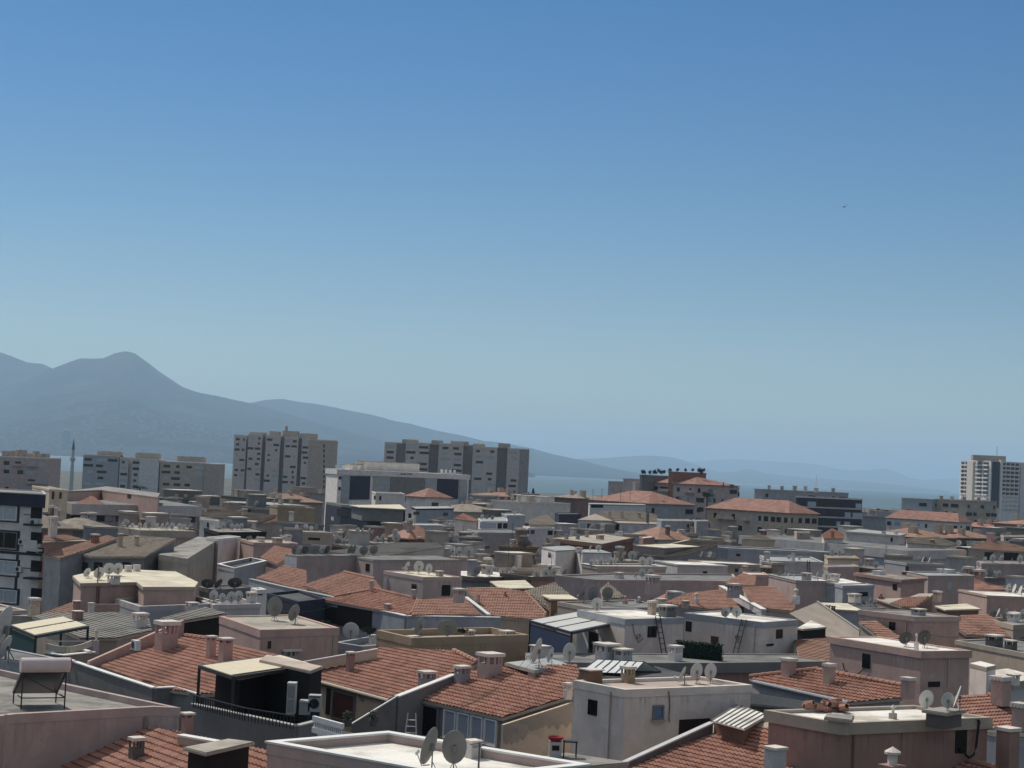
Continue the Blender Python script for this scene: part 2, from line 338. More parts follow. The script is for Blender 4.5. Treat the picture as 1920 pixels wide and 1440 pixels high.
class Bld:
    def __init__(s, label, short, wall='pink', name='apartment_building', cat='building', group=None, dirt=.5):
        s.label = label; s.short = short; s.wall = wall; s.name = name; s.cat = cat; s.group = group; s.root = None; s.quads = []; s.foot = []; s.img = []; s.depth = 1e9; s.small = False
        BLDS.append(s)
    def _root(s, p):
        if s.root is None:
            s.root = empty(s.name, (p[0], p[1], 0)); tag(s.root, s.label, s.cat, s.group); s.off = Vector((p[0], p[1], 0))
    def part(s, name, mb, mat, parent=None, smooth=False): return mb.build(name, mat, parent or s.root, s.off if (parent is None) else s.off, smooth)
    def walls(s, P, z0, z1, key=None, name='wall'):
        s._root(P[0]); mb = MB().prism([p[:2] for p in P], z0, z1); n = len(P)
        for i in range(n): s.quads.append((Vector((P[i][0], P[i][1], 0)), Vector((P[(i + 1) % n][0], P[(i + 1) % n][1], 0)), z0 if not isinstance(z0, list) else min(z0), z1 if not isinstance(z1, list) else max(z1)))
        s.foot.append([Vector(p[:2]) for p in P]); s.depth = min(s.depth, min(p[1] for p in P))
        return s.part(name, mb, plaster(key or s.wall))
    def flat(s, pts, z, fas=.28, ov=.12, par=0.0, dk='conc', cop=None, base=0.0, wall=None, vis=None, fk=None):
        W = [G(px, py, z) for px, py in pts]
        if len(W) == 3: W = [W[0], W[1], W[2], W[0] + W[2] - W[1]]
        return s.flatw([w.to_2d() for w in W], z, fas, ov, par, dk, cop, base, wall, vis, fk)
    def flatw(s, P, z, fas=.28, ov=.12, par=0.0, dk='conc', cop=None, base=0.0, wall=None, vis=None, fk=None):
        hh = max(fas, par + .08); ov = max(ov, .02)
        s.walls(offset_poly(P, ov), base, z - hh + .01 if par else z - .03, wall)
        if par:
            s.part('parapet', MB().ring(P, offset_poly(P, .24 if ov < .15 else .3), z - hh, z), plaster(fk or wall or s.wall))
            if cop: s.part('coping', MB().ring(offset_poly(P, -.04), offset_poly(P, .28), z + .002, z + .06), plain('coping_' + cop, {'white': (.72, .71, .68), 'grey': (.38, .37, .35)}[cop], .8))
            s.part('roof_deck', MB().prism(offset_poly(P, .2), z - hh + .011, z - par), deck(dk))
        else:
            s.part('fascia', MB().prism(P, z - fas, z - .01), plaster(fk or 'conc'))
            s.part('roof_deck', MB().prism(offset_poly(P, .03), z - .008, z + .025), deck(dk))
        q = [pix((p[0], p[1], z)) for p in P]; s.img.append((min(a for a, b in q), min(b for a, b in q), max(a for a, b in q), (vis or max(b for a, b in q) + 14)))
        return Flat(z - par + .02, s)
    def tile(s, pts, anchor, dip, k=.36, key='red', body=True, wall=None, fine=True, base=0.0, vis=None, eave=True):
        A = G(*anchor); pl = Plane(A, dip, k, s); P = [pl.at(px, py) for px, py in pts]; s._root(P[0])
        bm = tiles_mesh(P, pl, fine)
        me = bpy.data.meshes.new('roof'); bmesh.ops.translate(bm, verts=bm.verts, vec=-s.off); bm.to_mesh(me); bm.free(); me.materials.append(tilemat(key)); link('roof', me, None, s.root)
        if body:
            D = offset_poly([p.to_2d() for p in P], .12)
            s.walls(D, base, [pl.z(p[0], p[1]) - .14 for p in D], wall)
            s.part('eaves', MB().prism([p.to_2d() for p in P], [p.z - .16 for p in P], [p.z - .035 for p in P]), plaster('conc'))
        q = [(a, b) for a, b in pts]; s.img.append((min(a for a, b in q), min(b for a, b in q), max(a for a, b in q), vis or max(b for a, b in q) + 10)); s.depth = min(s.depth, min(p.y for p in P))
        return pl
    def hit(s, px, py, poff=0):
        r = ray(px, py); best = None
        for a, b, z0, z1 in s.quads:
            e = b - a; L = e.length
            if L < .05: continue
            e /= L; n = Vector((e.y, -e.x, 0))
            if abs(r.dot(n)) < 1e-6: continue
            if r.dot(n) > 0: n = -n
            t = ((a - CAM).dot(n)) / r.dot(n)
            if t <= 0: continue
            p = CAM + r * t; u = (p - a).dot(e)
            if -.3 <= u <= L + .3 and z0 - .5 <= p.z <= z1 + .5 and (best is None or t < best[0]): best = (t, a, e, n)
        return best
    def win(s, x0, y0, x1, y1, kind='dark', frame=True, mull=0):
        h = s.hit((x0 + x1) / 2, (y0 + y1) / 2)
        if h is None: return None
        _, a, e, n = h
        def on(px, py):
            r = ray(px, py); return CAM + r * ((a - CAM).dot(n) / r.dot(n))
        pl, pr = on(x0, (y0 + y1) / 2), on(x1, (y0 + y1) / 2); zt, zb = on((x0 + x1) / 2, y0).z, on((x0 + x1) / 2, y1).z
        return s.winw(pl, pr, zb, zt, n, kind, frame, mull)
    def winw(s, pl, pr, zb, zt, n, kind='dark', frame=True, mull=0):
        e = (pr - pl); W = Vector((e.x, e.y, 0)).length; e = Vector((e.x, e.y, 0)).normalized(); H = zt - zb
        c = (pl + pr) / 2; c.z = (zb + zt) / 2
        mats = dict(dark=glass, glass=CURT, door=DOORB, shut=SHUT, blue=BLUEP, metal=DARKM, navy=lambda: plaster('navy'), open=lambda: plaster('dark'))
        nm = 'door' if kind == 'door' else 'window'
        t = .05
        fm = MB(); fr = .07 if frame else .0
        if frame:
            for sx in (-1, 1): fm.box(c + e * (sx * (W / 2 - fr / 2)) + n * .045, e * (fr / 2), n * .05, ZV * (H / 2))
            for sz in (-1, 1): fm.box(c + ZV * (sz * (H / 2 - fr / 2)) + n * .044, e * (W / 2 - fr), n * .05, ZV * (fr / 2))
            for k in range(mull): fm.box(c + e * (W * ((k + 1) / (mull + 1) - .5)) + n * .043, e * (fr * .35), n * .05, ZV * (H / 2 - fr))
            w = s.part(nm, fm, WHITEP() if kind in ('glass', 'shut') else plain('grey_frame', (.2, .2, .2), .6))
            s.part('pane' if nm == 'window' else 'door_leaf', MB().box(c + n * .012, e * (W / 2 - fr * .9), n * .02, ZV * (H / 2 - fr * .9)), mats[kind](), w)
        else:
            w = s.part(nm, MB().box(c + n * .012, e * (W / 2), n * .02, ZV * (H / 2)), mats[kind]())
        if H < 1.8 and nm == 'window' and H > .5 and frame: s.part('sill', MB().box(c - ZV * (H / 2 + .04) + n * .08, e * (W / 2 + .06), n * .09, ZV * .035), plaster('conc'), w)
        return w
    def ledge(s, pts, z, h, th=.2, cop='white', wall=None):   # low wall along a line with its coping; pts in the picture at height z (or own z)
        P = [G(p[0], p[1], p[2] if len(p) > 2 else z) for p in pts]; s._root(P[0]); mb = MB(); cp = MB()
        for a, b in zip(P, P[1:]):
            d = (b - a); nn = Vector((d.y, -d.x, 0)).normalized() * (th / 2); c = [a + nn, b + nn, b - nn, a - nn]; zb = (z if h is None else 0)
            mb.prism([q[:2] for q in c], [q.z - h for q in c], [q.z - .05 for q in c])
            nn *= 1.3; c = [a + nn, b + nn, b - nn, a - nn]; cp.prism([q[:2] for q in c], [q.z - .05 for q in c], [q.z + .01 for q in c])
            s.quads.append((Vector((a.x, a.y, 0)), Vector((b.x, b.y, 0)), min(a.z, b.z) - h, max(a.z, b.z)))
        s.part('parapet', mb, plaster(wall or s.wall)); s.part('coping', cp, plain('coping_' + cop, {'white': (.72, .71, .68), 'grey': (.38, .37, .35)}.get(cop, (.5, .5, .5)), .8))
    def done(s):
        x = [c for i in s.img for c in (i[0], i[2])]; y0 = min(i[1] for i in s.img); y1 = max(i[3] for i in s.img); s.box = (min(x), y0, max(x), y1)
def facade(b, a, c, z0, z1, fl, bays, wf=.5, hf=.5, kinds=('dark',), skip=.1, frame=False, balc=0, seed=0):
    """windows on the wall from a to c (world xy), storey height fl"""
    r = random.Random(seed); a = Vector((*a[:2], 0)); c = Vector((*c[:2], 0)); e = (c - a); L = e.length; e /= L; n = Vector((e.y, -e.x, 0))
    if n.dot((a + c) / 2 - CAM) > 0: n = -n
    nf = max(1, int((z1 - z0) / fl)); bw = L / bays
    for f in range(nf):
        zt = z1 - f * fl - fl * (1 - hf) * .45; zb = zt - fl * hf
        for i in range(bays):
            if r.random() < skip: continue
            k = r.choice(kinds); ww = bw * wf * r.choice((.5, .8, 1, 1.35)); cc = a + e * (bw * (i + .5 + r.uniform(-.12, .12)))
            b.winw(cc - e * ww / 2, cc + e * ww / 2, zb, zt, n, k, frame)
            if balc and r.random() < balc:
                mb = MB().box(cc + n * .55 + ZV * (zb - .15), e * (bw * .45), n * .55, ZV * .07); mb.box(cc + n * 1.08 + ZV * (zb + .28), e * (bw * .45), n * .03, ZV * .38)
                b.part('balcony', mb, plaster(b.wall))

Y_ = lambda P: P[0][1]
def hip(b, P, z, h, key='red', ov=.5, name='roof'):
    P = [Vector(p[:2]) for p in offset_poly(P, -ov)]; s1 = (P[1] - P[0]).length; s2 = (P[2] - P[1]).length
    if s1 < s2: P = P[1:] + P[:1]; s1, s2 = s2, s1
    m0, m1 = (P[0] + P[3]) / 2, (P[1] + P[2]) / 2; d = (m1 - m0).normalized() * min(s2 / 2, s1 / 2 - .05)
    r0, r1 = m0 + d, m1 - d; V = [(*p, z) for p in P] + [(*r0, z + h), (*r1, z + h)] + [(*p, z - .18) for p in P]
    Fs = [(0, 1, 5, 4), (1, 2, 5), (2, 3, 4, 5), (3, 0, 4), (0, 6, 7, 1), (1, 7, 8, 2), (2, 8, 9, 3), (3, 9, 6, 0), (9, 8, 7, 6)]
    me = bpy.data.meshes.new(name); me.from_pydata([(v[0] - b.off[0], v[1] - b.off[1], v[2]) for v in V], [], Fs); uv = me.uv_layers.new(name='UVMap')
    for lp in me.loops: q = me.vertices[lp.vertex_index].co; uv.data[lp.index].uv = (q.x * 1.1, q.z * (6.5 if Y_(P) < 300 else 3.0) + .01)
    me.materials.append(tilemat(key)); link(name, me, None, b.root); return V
def foot(x0, xc, x1, py, Y, du=None, dv=None):
    du = du or AU; dv = dv or -AV; C = GY(xc, py, Y); z = C.z; C = C.to_2d()
    def along(px, d):
        r = ray(px, py); t = (C.x * r.y - C.y * r.x) / (d.y * r.x - d.x * r.y); return C + Vector(d[:2]) * t
    L_, R_ = along(x0, dv), along(x1, du)
    return [L_, C, R_, L_ + R_ - C], z
def fblock(label, short, x0, xc, x1, py, Y, wall='grey', dk='metal', fac=None, roof=None, rh=3, vis=None, du=None, dv=None, fas=.4, ov=.1, par=.15, fk=None, chims=(), zoff=0, **kw):
    b = Bld(label, short, wall, **kw); P, z = foot(x0, xc, x1, py, Y, du, dv); z += zoff
    if roof:
        b.walls(P, 0, z); hip(b, P, z + .02, rh, roof); s = Flat(z + .1, b); q = [pix((p[0], p[1], z)) for p in P]; b.img.append((x0, py - rh * F_PX / Y, x1, vis or py + 20))
    else: s = b.flatw(P, z, fas=fas, ov=ov, par=par, dk=dk, fk=fk, vis=vis)
    if fac: autofac(b, **fac)
    for c in chims:
        p = (P[0] + P[2]) / 2 if c[1] is None else None; chim(Flat(z, b), c[0], py + 1 + (c[0] - xc) * .046, c[2], c[3], c[4], c[5])
    return b, s, P, z
# ------------------------------------------------------------------ things that stand on the roofs
PROTO = {}; COUNT = {}
def cloned(key, make):
    """first call builds the thing, later calls copy it and its parts"""
    if key not in PROTO:
        o = make(); PROTO[key] = o; return o
    o = PROTO[key]; c = o.copy(); COL.objects.link(c); c.parent = None
    for ch in o.children:
        d = ch.copy(); COL.objects.link(d); d.parent = c
        for g in ch.children: q = g.copy(); COL.objects.link(q); q.parent = d
    return c
def register(o, kind, host, p, adj='', group=None, wpx=10):
    CLUTTER.append(dict(o=o, kind=kind, host=host, p=Vector(p), adj=adj, wpx=wpx)); o['category'] = kind; o['group'] = group or kind + 's on the rooftops'; return o
def px2m(p, n): return n * (p - CAM).dot(FW) / F_PX
def mk_chimney(style, key, big):
    def f():
        m = plaster(key); cm = plaster('offw' if style != 'dark' else 'dgrey')
        st = MB(); cp = MB()
        if style == 'pot':
            st.abox(-.5, .5, -.5, .5, 0, .5); cp.lathe([(.25, .5), (.25, .8), (.42, .8), (.42, .86), (0, 1.0)], 10)
        elif style == 'plain':
            st.abox(-.42, .42, -.42, .42, 0, .93); cp.abox(-.5, .5, -.5, .5, .93, 1.0)
        elif style == 'tall':
            st.abox(-.38, .38, -.38, .38, 0, .82)
            for sx in (-1, 1):
                for sy in (-1, 1): st.abox(*sorted((sx * .38, sx * .2)), *sorted((sy * .38, sy * .2)), .82, .93)
            cp.abox(-.5, .5, -.5, .5, .93, 1.0)
        elif style == 'rib':
            st.abox(-.4, .4, -.4, .4, 0, .86)
            for k in range(4): cp.abox(-.5, .5, -.5 + k * .27, -.5 + k * .27 + .19, .86, 1.0)
        else:      # low slotted vent block with a slab on legs
            st.abox(-.42, .42, -.4, .4, 0, .58)
            for sx in (-1, -.2, .36, 1):
                x0 = sx * .42 if sx > -1 else -.42; x0 = min(x0, .30)
                for sy in (-1, 1): st.abox(x0, x0 + .12, *sorted((sy * .4, sy * .28)), .58, .87)
            cp.abox(-.5, .5, -.5, .5, .87, 1.0)
        if big:
            r = empty('chimney'); st.build('chimney_stack', m, r); cp.build('chimney_cap', cm, r); return r
        st.f += [tuple(i + len(st.v) for i in q) for q in cp.f]; st.v += cp.v
        return st.build('chimney', m)
    return f
def chim(host, px, py, wpx, hpx, style='slot', key='pink', depth=1.0, rz=None, adj=None):
    p = host.at(px, py) - ZV * .12; big = wpx > 9
    o = cloned(('chim', style, key, big), mk_chimney(style, key, big)); w = px2m(p, wpx) * .78; h = px2m(p, hpx) + .12
    o.location = p; o.rotation_euler = (0, 0, (GA if rz is None else rz) + 0); o.scale = (w, w * depth, h)
    words = {'pink': 'pink', 'dpink': 'dark pink', 'white': 'white', 'offw': 'pale', 'grey': 'grey', 'conc': 'concrete', 'mauve': 'mauve', 'ochre': 'ochre', 'beige': 'beige', 'lgrey': 'light grey', 'dgrey': 'dark', 'brown': 'brown', 'terra': 'brick red', 'cream': 'cream'}
    return register(o, 'chimney', host.b, p, adj or words.get(key, 'plastered'), 'chimneys on the rooftops', wpx)
def mk_dish(big, col):
    def f():
        M = Matrix.Rotation(math.radians(-68), 4, 'X')       # opening towards +Y and up
        c = Matrix.Translation((0, 0, .62)) @ M
        prof = [(.0, .0), (.14, .006), (.28, .026), (.40, .055), (.48, .082), (.5, .09), (.5, .105), (.47, .095), (.38, .065), (.25, .035), (.1, .018), (0, .015)]
        rf = MB().lathe(prof, 20 if big else 10, c)
        ms = MB().tube([(0, -.07, 0), (0, -.07, .62)], .028, 6); 
        if big: ms.tube([(-.22, -.2, .01), (0, -.07, .3)], .014, 5).tube([(.22, -.2, .01), (0, -.07, .3)], .014, 5)
        ms.abox(-.07, .07, -.12, .0, .54, .70)
        am = MB().tube([(0, .03, .2), (0, .36, .16), (0, .56, .42)], .016, 5); rc = MB().tube([(0, .62, .42), (0, .50, .50)], .045, 8)
        wm_ = plain('dish_' + col, {'white': (.55, .54, .51), 'grey': (.24, .235, .22), 'dark': (.10, .09, .085)}[col], .55); dm = plain('galvanised_steel', (.22, .22, .22), .5, .4)
        if big:
            r = empty('satellite_dish'); rf.build('reflector', wm_, r, smooth=True); ms.build('mast', dm, r); a = am.build('arm', dm, r); rc.build('receiver', plain('receiver_plastic', (.6, .6, .58), .5), a); return r
        rf.add(ms.v, ms.f); return rf.build('satellite_dish', wm_)
    return f
def dish(host, px, py, cy, dpx, az=0, col='white'):
    """foot at (px,py) on host, centre seen at cy, diameter dpx; az = degrees to the left of straight away"""
    p = host.at(px, py) - ZV * .03; big = dpx > 9
    o = cloned(('dish', big, col), mk_dish(big, col)); D = px2m(p, dpx); hc = max(px2m(p, py - cy), .3 * D)
    o.location = p; o.rotation_euler = (0, 0, math.radians(az)); o.scale = (D, D, hc / .62 * 1.0 if False else max(D * .8, min(D * 1.5, hc / .62)))
    return register(o, 'satellite dish', host.b, p, {'white': 'white', 'grey': 'grey', 'dark': 'dark'}[col], 'satellite dishes on the rooftops', dpx)
def mk_ac():
    r = empty('air_conditioner'); MB().abox(-.42, .42, -.15, .15, 0, .6).build('casing', plain('ac_casing', (.6, .6, .58), .5), r)
    g = MB().lathe([(.23, 0), (.23, .02), (.05, .025), (0, .025)], 16, Matrix.Translation((-.1, -.152, .3)) @ Matrix.Rotation(math.pi / 2, 4, 'X')); g.build('fan_grille', plain('ac_grille', (.05, .05, .05), .6), r)
    MB().abox(-.36, -.30, -.17, .17, -.07, 0).abox(.30, .36, -.17, .17, -.07, 0).build('bracket', DARKM(), r); return r
def acunit(b, x0, y0, x1, y1):
    h = b.hit((x0 + x1) / 2, (y0 + y1) / 2)
    if h is None: return
    _, a, e, n = h; r = ray((x0 + x1) / 2, y1); p = CAM + r * ((a - CAM).dot(n) / r.dot(n)); o = cloned('ac', mk_ac)
    sc = px2m(p, x1 - x0) / .84; sc = max(.7, min(1.6, sc)); o.scale = (sc,) * 3; o.location = p + n * .2 * sc; o.rotation_euler = (0, 0, math.atan2(n.x, -n.y))
    return register(o, 'air conditioner', b, p, 'white', 'air conditioners on the walls', x1 - x0)
def antenna(host, px, py, hpx, th=.03):
    p = host.at(px, py); H = px2m(p, hpx); mb = MB().tube([(0, 0, -.1), (0, 0, H)], th, 5)
    for k, l in ((.97, .45), (.9, .35), (.84, .3)): mb.bar((-l, 0, H * k), (l, 0, H * k), .012)
    o = mb.build('antenna', plain('antenna_metal', (.12, .12, .12), .5, .3)); o.location = p; o.rotation_euler = (0, 0, rnd.uniform(0, 3)); return register(o, 'antenna', host.b, p, 'thin', 'antennas on the rooftops', 4)
def heater(host, px, py, wpx, az=30):
    """solar water heater: tank over a tilted collector on a steel frame"""
    def f():
        r = empty('solar_water_heater')
        MB().tube([(-.85, 0, 1.55), (.85, 0, 1.55)], .26, 16).build('tank', plain('tank_white', (.60, .50, .48), .4), r, smooth=False)
        MB().tube([(-.90, 0, 1.55), (-.85, 0, 1.55)], .25, 14).build('tank_end', plain('tank_red', (.35, .05, .04), .5), r)
        MB().box((0, -.85, .85), (.8, 0, 0), (0, .75, .45), (0, -.03, .05)).build('collector', plain('collector_glass', (.03, .035, .045), .25, 0, .5), r)
        fr = MB()
        for sx in (-.75, .75):
            fr.bar((sx, -1.6, 0), (sx, -1.6, .4), .022).bar((sx, 0, 0), (sx, 0, 1.35), .022).bar((sx, -1.6, .33), (sx, 0, 1.28), .022).bar((sx, -.8, .4), (sx, 0, .4), .018)
        fr.bar((-.75, 0, .4), (.75, 0, .4), .018).bar((-.75, 0, .4), (.75, 0, 1.2), .015).build('frame', DARKM(), r); return r
    o = cloned('heater', f); p = host.at(px, py); o.location = p; s = px2m(p, wpx) / 1.8; o.scale = (s, s, s); o.rotation_euler = (0, 0, math.radians(az)); return register(o, 'solar water heater', host.b, p, 'white', 'solar water heaters on the rooftops', wpx)
def pergola(label, pts, z, h, canopy=(.55, .5, .36), frame=(.03, .03, .03), stripes=3, side=None, name='pergola', drop=0):
    """four picture corners (left, front, right, back) of its top at height z"""
    W = [G(px, py, z) for px, py in pts]
    if len(W) == 3: W.append(W[0] + W[2] - W[1])
    if drop: W[0].z -= drop; W[1].z -= drop
    L_, Fp, R_, B_ = W; o = Vector((Fp.x, Fp.y, z - h)); r = empty(name, o); tag(r, label, 'pergola', 'awnings and pergolas on the terraces')
    fm = MB(); t = .07
    for a, b in ((L_, Fp), (Fp, R_), (R_, B_), (B_, L_)): fm.bar(a, b, t)
    fm.build('frame', plain('pergola_frame_%d' % (frame[0] * 100 + frame[2] * 1000), frame, .5), r, o)
    for q in W: MB().bar(q - ZV * h, q - ZV * t, t * .8).build('post', plain('pergola_frame_%d' % (frame[0] * 100 + frame[2] * 1000), frame, .5), r, o)
    for k in range(stripes):
        a0, a1 = (k + .08) / stripes, (k + .92) / stripes
        A, B, C, D = L_.lerp(Fp, a0), L_.lerp(Fp, a1), B_.lerp(R_, a1), B_.lerp(R_, a0); up = ZV * .06; mb = MB()
        mb.add([A + up, B + up, C + up, D + up, A + up * 1.5, B + up * 1.5, C + up * 1.5, D + up * 1.5], [(0, 1, 2, 3), (7, 6, 5, 4), (0, 4, 5, 1), (1, 5, 6, 2), (2, 6, 7, 3), (3, 7, 4, 0)])
        mb.build('canopy_panel', plain('canopy_%d' % (canopy[0] * 100), canopy, .8), r, o)
    if side:
        mb = MB()
        for a, b in ((L_, Fp),): d = (b - a); mb.box((a + b) / 2 - ZV * (h * .5 + .05), d / 2 * .97, Vector((d.y, -d.x, 0)).normalized() * .02, ZV * (h * .45))
        mb.build('side_curtain', plain('curtain_%d' % (side[2] * 1000), side, .7), r, o)
    return r
def ladder(label, host_b, x0, y0, x1, y1, wpx, mat):
    h = host_b.hit((x0 + x1) / 2, (y0 + y1) / 2)
    if h is None: return
    _, a, e, n = h
    def on(px, py, k): r = ray(px, py); return CAM + r * ((a - CAM).dot(n) / r.dot(n)) + n * k
    top, bot = on(x0, y0, .1), on(x1, y1, .5); w = px2m(top, wpx) / 2; r = empty('ladder', bot); tag(r, label, 'ladder')
    for sx in (-1, 1): MB().bar(bot + e * w * sx, top + e * w * sx, .03).build('rail', mat, r, bot)
    N = max(5, int((top - bot).length / .32))
    for k in range(1, N): q = bot.lerp(top, k / N); MB().bar(q - e * w, q + e * w, .018).build('rung', mat, r, bot)
    return r
FL, FR, BL, BR = -AU, AV, -AV, AU
def slats(b, pts, z, n, key='metal', th=.05):      # sheet roof built of raised ribs
    W = [G(px, py, z) for px, py in pts]; b._root(W[0]); mb = MB(); A, B, C, D = W
    b.part('sheet', MB().prism([q[:2] for q in W], z - .06, z), deck(key))
    for i in range(n + 1): t = i / n; mb.bar(A.lerp(B, t) + ZV * .015, D.lerp(C, t) + ZV * .015, .02)
    b.part('rib', mb, plain('sheet_rib', (.17, .17, .165), .7))
# --- bottom edge, left to right
A = Bld('mauve walled block with stained concrete roof carrying the solar water heater', 'mauve block with solar heater', 'mauve')
sA = A.flat([(-120, 1358), (28, 1339), (290, 1325), (339, 1327), (110, 1278), (-80, 1238)], 18.5, par=.22, ov=.02, dk='conc', fas=.1, vis=1440)
heater(sA, 80, 1330, 96, 205)
pp = MB().tube([(0, 0, 0), (0, 0, 3.2)], .05, 8).build('drain_pipe', plain('pvc_pipe', (.42, .33, .3), .6), None); q = G(14, 1344, 18.5); pp.location = (q.x, q.y - .18, 15.4); pp.parent = A.root; pp.location -= A.off
zT1 = zat(275, 1366, (275, 1326, 18.5))
T1 = Bld('red tiled house roof in the shade below the mauve block, with two low vents', 'red tiled roof under the mauve block', 'beige', 'tiled_house')
pT1 = T1.tile([(-60, 1500), (275, 1363), (345, 1374), (420, 1390), (540, 1415), (560, 1530), (0, 1600)], (275, 1366, zT1), FL, .36, vis=1440)
chim(pT1, 255, 1420, 34, 38, 'slot', 'dgrey')
dv = Bld('wide beige board lid over a dark roof vent beside the terrace', 'beige lidded vent', 'dark', 'roof_vent', 'roof vent')
dv.flat([(344, 1402), (386, 1413), (478, 1392), (428, 1386)], pT1.at(390, 1425).z + .9, fas=.08, ov=.12, dk='beige', base=pT1.at(390, 1425).z - .5)
chim(pT1, 350, 1380, 28, 44, 'tall', 'dpink')
T1.ledge([(338, 1377), (412, 1390)], pT1.at(375, 1382).z + .1, .3, .25, 'white')
# terrace with pergola
TE = Bld('grey green walled roof terrace with a beige awning and a white balustrade', 'grey green terrace', 'slate')
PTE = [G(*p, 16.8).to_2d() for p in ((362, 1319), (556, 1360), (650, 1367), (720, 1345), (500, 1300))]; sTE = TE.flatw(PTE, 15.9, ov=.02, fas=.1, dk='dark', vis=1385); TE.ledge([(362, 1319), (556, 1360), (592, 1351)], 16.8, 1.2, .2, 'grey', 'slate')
pergola('beige fabric awning on a dark frame shading the grey green terrace', [(374, 1250), (438, 1271), (586, 1249)], 18.12, 2.0, (.62, .55, .40), (.05, .04, .03), 1, None)
sh = Bld('thin brown slab roof on a black block standing in for shade behind the awning', 'dark shed behind the awning', 'dark', 'slab_shade_block', 'shed')  # its walls are a black box in place of the shaded space below the slab
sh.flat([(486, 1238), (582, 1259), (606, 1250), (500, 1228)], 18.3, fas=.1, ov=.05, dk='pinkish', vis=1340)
for (x0, x1, y0, y1, nm, lab, c) in ((536, 552, 1283, 1339, 'plastic_cabinet', 'tall white louvred cabinet standing on the dark terrace under the awning', (.45, .45, .43)), (577, 600, 1304, 1334, 'washing_machine', 'white washing machine at the right end of the awning terrace', (.4, .4, .4)), (560, 580, 1317, 1340, 'storage_box', 'small grey storage box beside the washing machine on the terrace', (.28, .28, .28))):
    Y = 71.5; p0, p1 = GY(x0, y1, Y), GY(x1, y1, Y); h = (y1 - y0) * Y / F_PX; r = empty(nm, ((p0.x + p1.x) / 2, Y, p0.z)); tag(r, lab, nm.replace('_', ' ')); wd = (p1.x - p0.x) / 2
    MB().abox(-wd, wd, 0, .5, 0, h).build('body', plain(nm, c, .5), r)
    if nm == 'plastic_cabinet':
        for k in range(2): MB().abox(-wd * .8, wd * .8, -.02, 0, h * (.06 + .48 * k), h * (.48 + .46 * k)).build('louvred_door', plain('louvre', (.25, .25, .25), .6), r)
        MB().abox(-wd * 1.05, wd * 1.05, -.04, .54, h, h + .04).build('lid', plain(nm, c, .5), r)
    elif nm == 'washing_machine':
        MB().lathe([(.2, 0), (.2, .03), (.14, .04), (0, .02)], 16, Matrix.Translation((0, -.002, h * .5)) @ Matrix.Rotation(math.pi / 2, 4, 'X')).build('drum_door', glass(), r); MB().abox(-wd * .9, wd * .9, -.015, 0, h * .85, h * .96).build('control_panel', plain('panel_grey', (.12, .12, .12), .5), r)
    else: MB().abox(-wd * 1.04, wd * 1.04, -.03, .53, h, h + .06).build('lid', plain('lid', (.4, .4, .4), .5), r)
rl = MB(); PR_ = [G(x, y, 17.25) for x, y in ((364, 1304), (460, 1328), (552, 1343))]
for a, b in zip(PR_, PR_[1:]):
    rl.bar(a, b, .025); n_r = int((b - a).length / .18)
    for k in range(n_r + 1): q = a.lerp(b, k / n_r); rl.bar(q, q - ZV * .5, .018)
TE.part('railing', rl, DARKM())
# balustrade
bl = empty('balustrade', G(590, 1350, 17.0)); tag(bl, 'short white balustrade with small balusters at the terrace corner', 'balustrade'); o0 = bl.location.copy()
a, b = G(588, 1347, 17.25), G(643, 1362, 17.25)
MB().bar(a, b, .06, .1).build('rail', WHITEP(), bl, o0); MB().bar(a - ZV * .42, b - ZV * .42, .06, .1).build('base_rail', WHITEP(), bl, o0)
for k in range(15): q = a.lerp(b, (k + .5) / 15); MB().lathe([(.02, 0), (.035, .1), (.02, .2), (.035, .3), (.02, .4)], 6, Matrix.Translation(q - ZV * .42)).build('baluster', WHITEP(), bl, o0)
# roof C
C_ = Bld('dark red tiled roof with a cream wall and brown door beside the awning', 'dark red tiled roof right of the awning', 'cream', 'tiled_house')
pC = C_.tile([(587, 1272), (727, 1310), (795, 1284), (895, 1243), (850, 1220), (712, 1214), (585, 1242)], (727, 1310, 16.4), FL, .33, vis=1350)
C_.win(624, 1298, 667, 1352, 'door', True); C_.win(612, 1290, 620, 1340, 'open', False)
C_.ledge([(566, 1241, pC.at(590, 1243).z + .2), (708, 1216, pC.at(710, 1217).z + .2)], 0, .5, .2, 'white')
chim(pC, 656, 1258, 20, 36, 'tall', 'dpink'); chim(pC, 800, 1286, 38, 28, 'slot', 'grey')
C_.part('gutter', MB().tube([pC.at(585, 1273) - ZV * .05, pC.at(729, 1312) - ZV * .05], .09, 8), plain('gutter', (.42, .36, .28), .6))
# house E with glass veranda
E_ = Bld('red tiled house with a glazed veranda behind pale sliding windows', 'glazed veranda house', 'slate', 'tiled_house')
pE = E_.tile([(746, 1302), (942, 1345), (1073, 1303), (1086, 1262), (1082, 1246), (960, 1250), (850, 1262)], (942, 1345, 16.7), FL, .30, vis=1400)
for x0, x1, y0, y1 in ((752, 786, 1315, 1372), (790, 823, 1322, 1384)): E_.win(x0, y0, x1, y1, 'dark', True)
for i in range(4): E_.win(833 + i * 25.5, 1331 + i * 5.6, 856 + i * 25.5, 1384 + i * 4.2, 'glass', True)
E_.win(947, 1350, 1066, 1400, 'shut', False) if False else None
E_.ledge([(660, 1356, 15.7), (744, 1305, 16.95), (850, 1264, pE.at(850, 1266).z + .16)], 0, 3.5, .22, 'white', 'slate')
for args in ((918, 1266, 52, 42, 'slot', 'mauve'), (866, 1278, 34, 30, 'slot', 'grey'), (1064, 1306, 20, 26, 'slot', 'offw')): chim(pE, *args)
gw = Bld('cream gable wall with flaking grey render left of the white block', 'cream gable wall', 'cream', 'gable_wall', 'wall')
a, b = pE.at(944, 1350), pE.at(1074, 1308); gw._root(a); nn = AV * .12
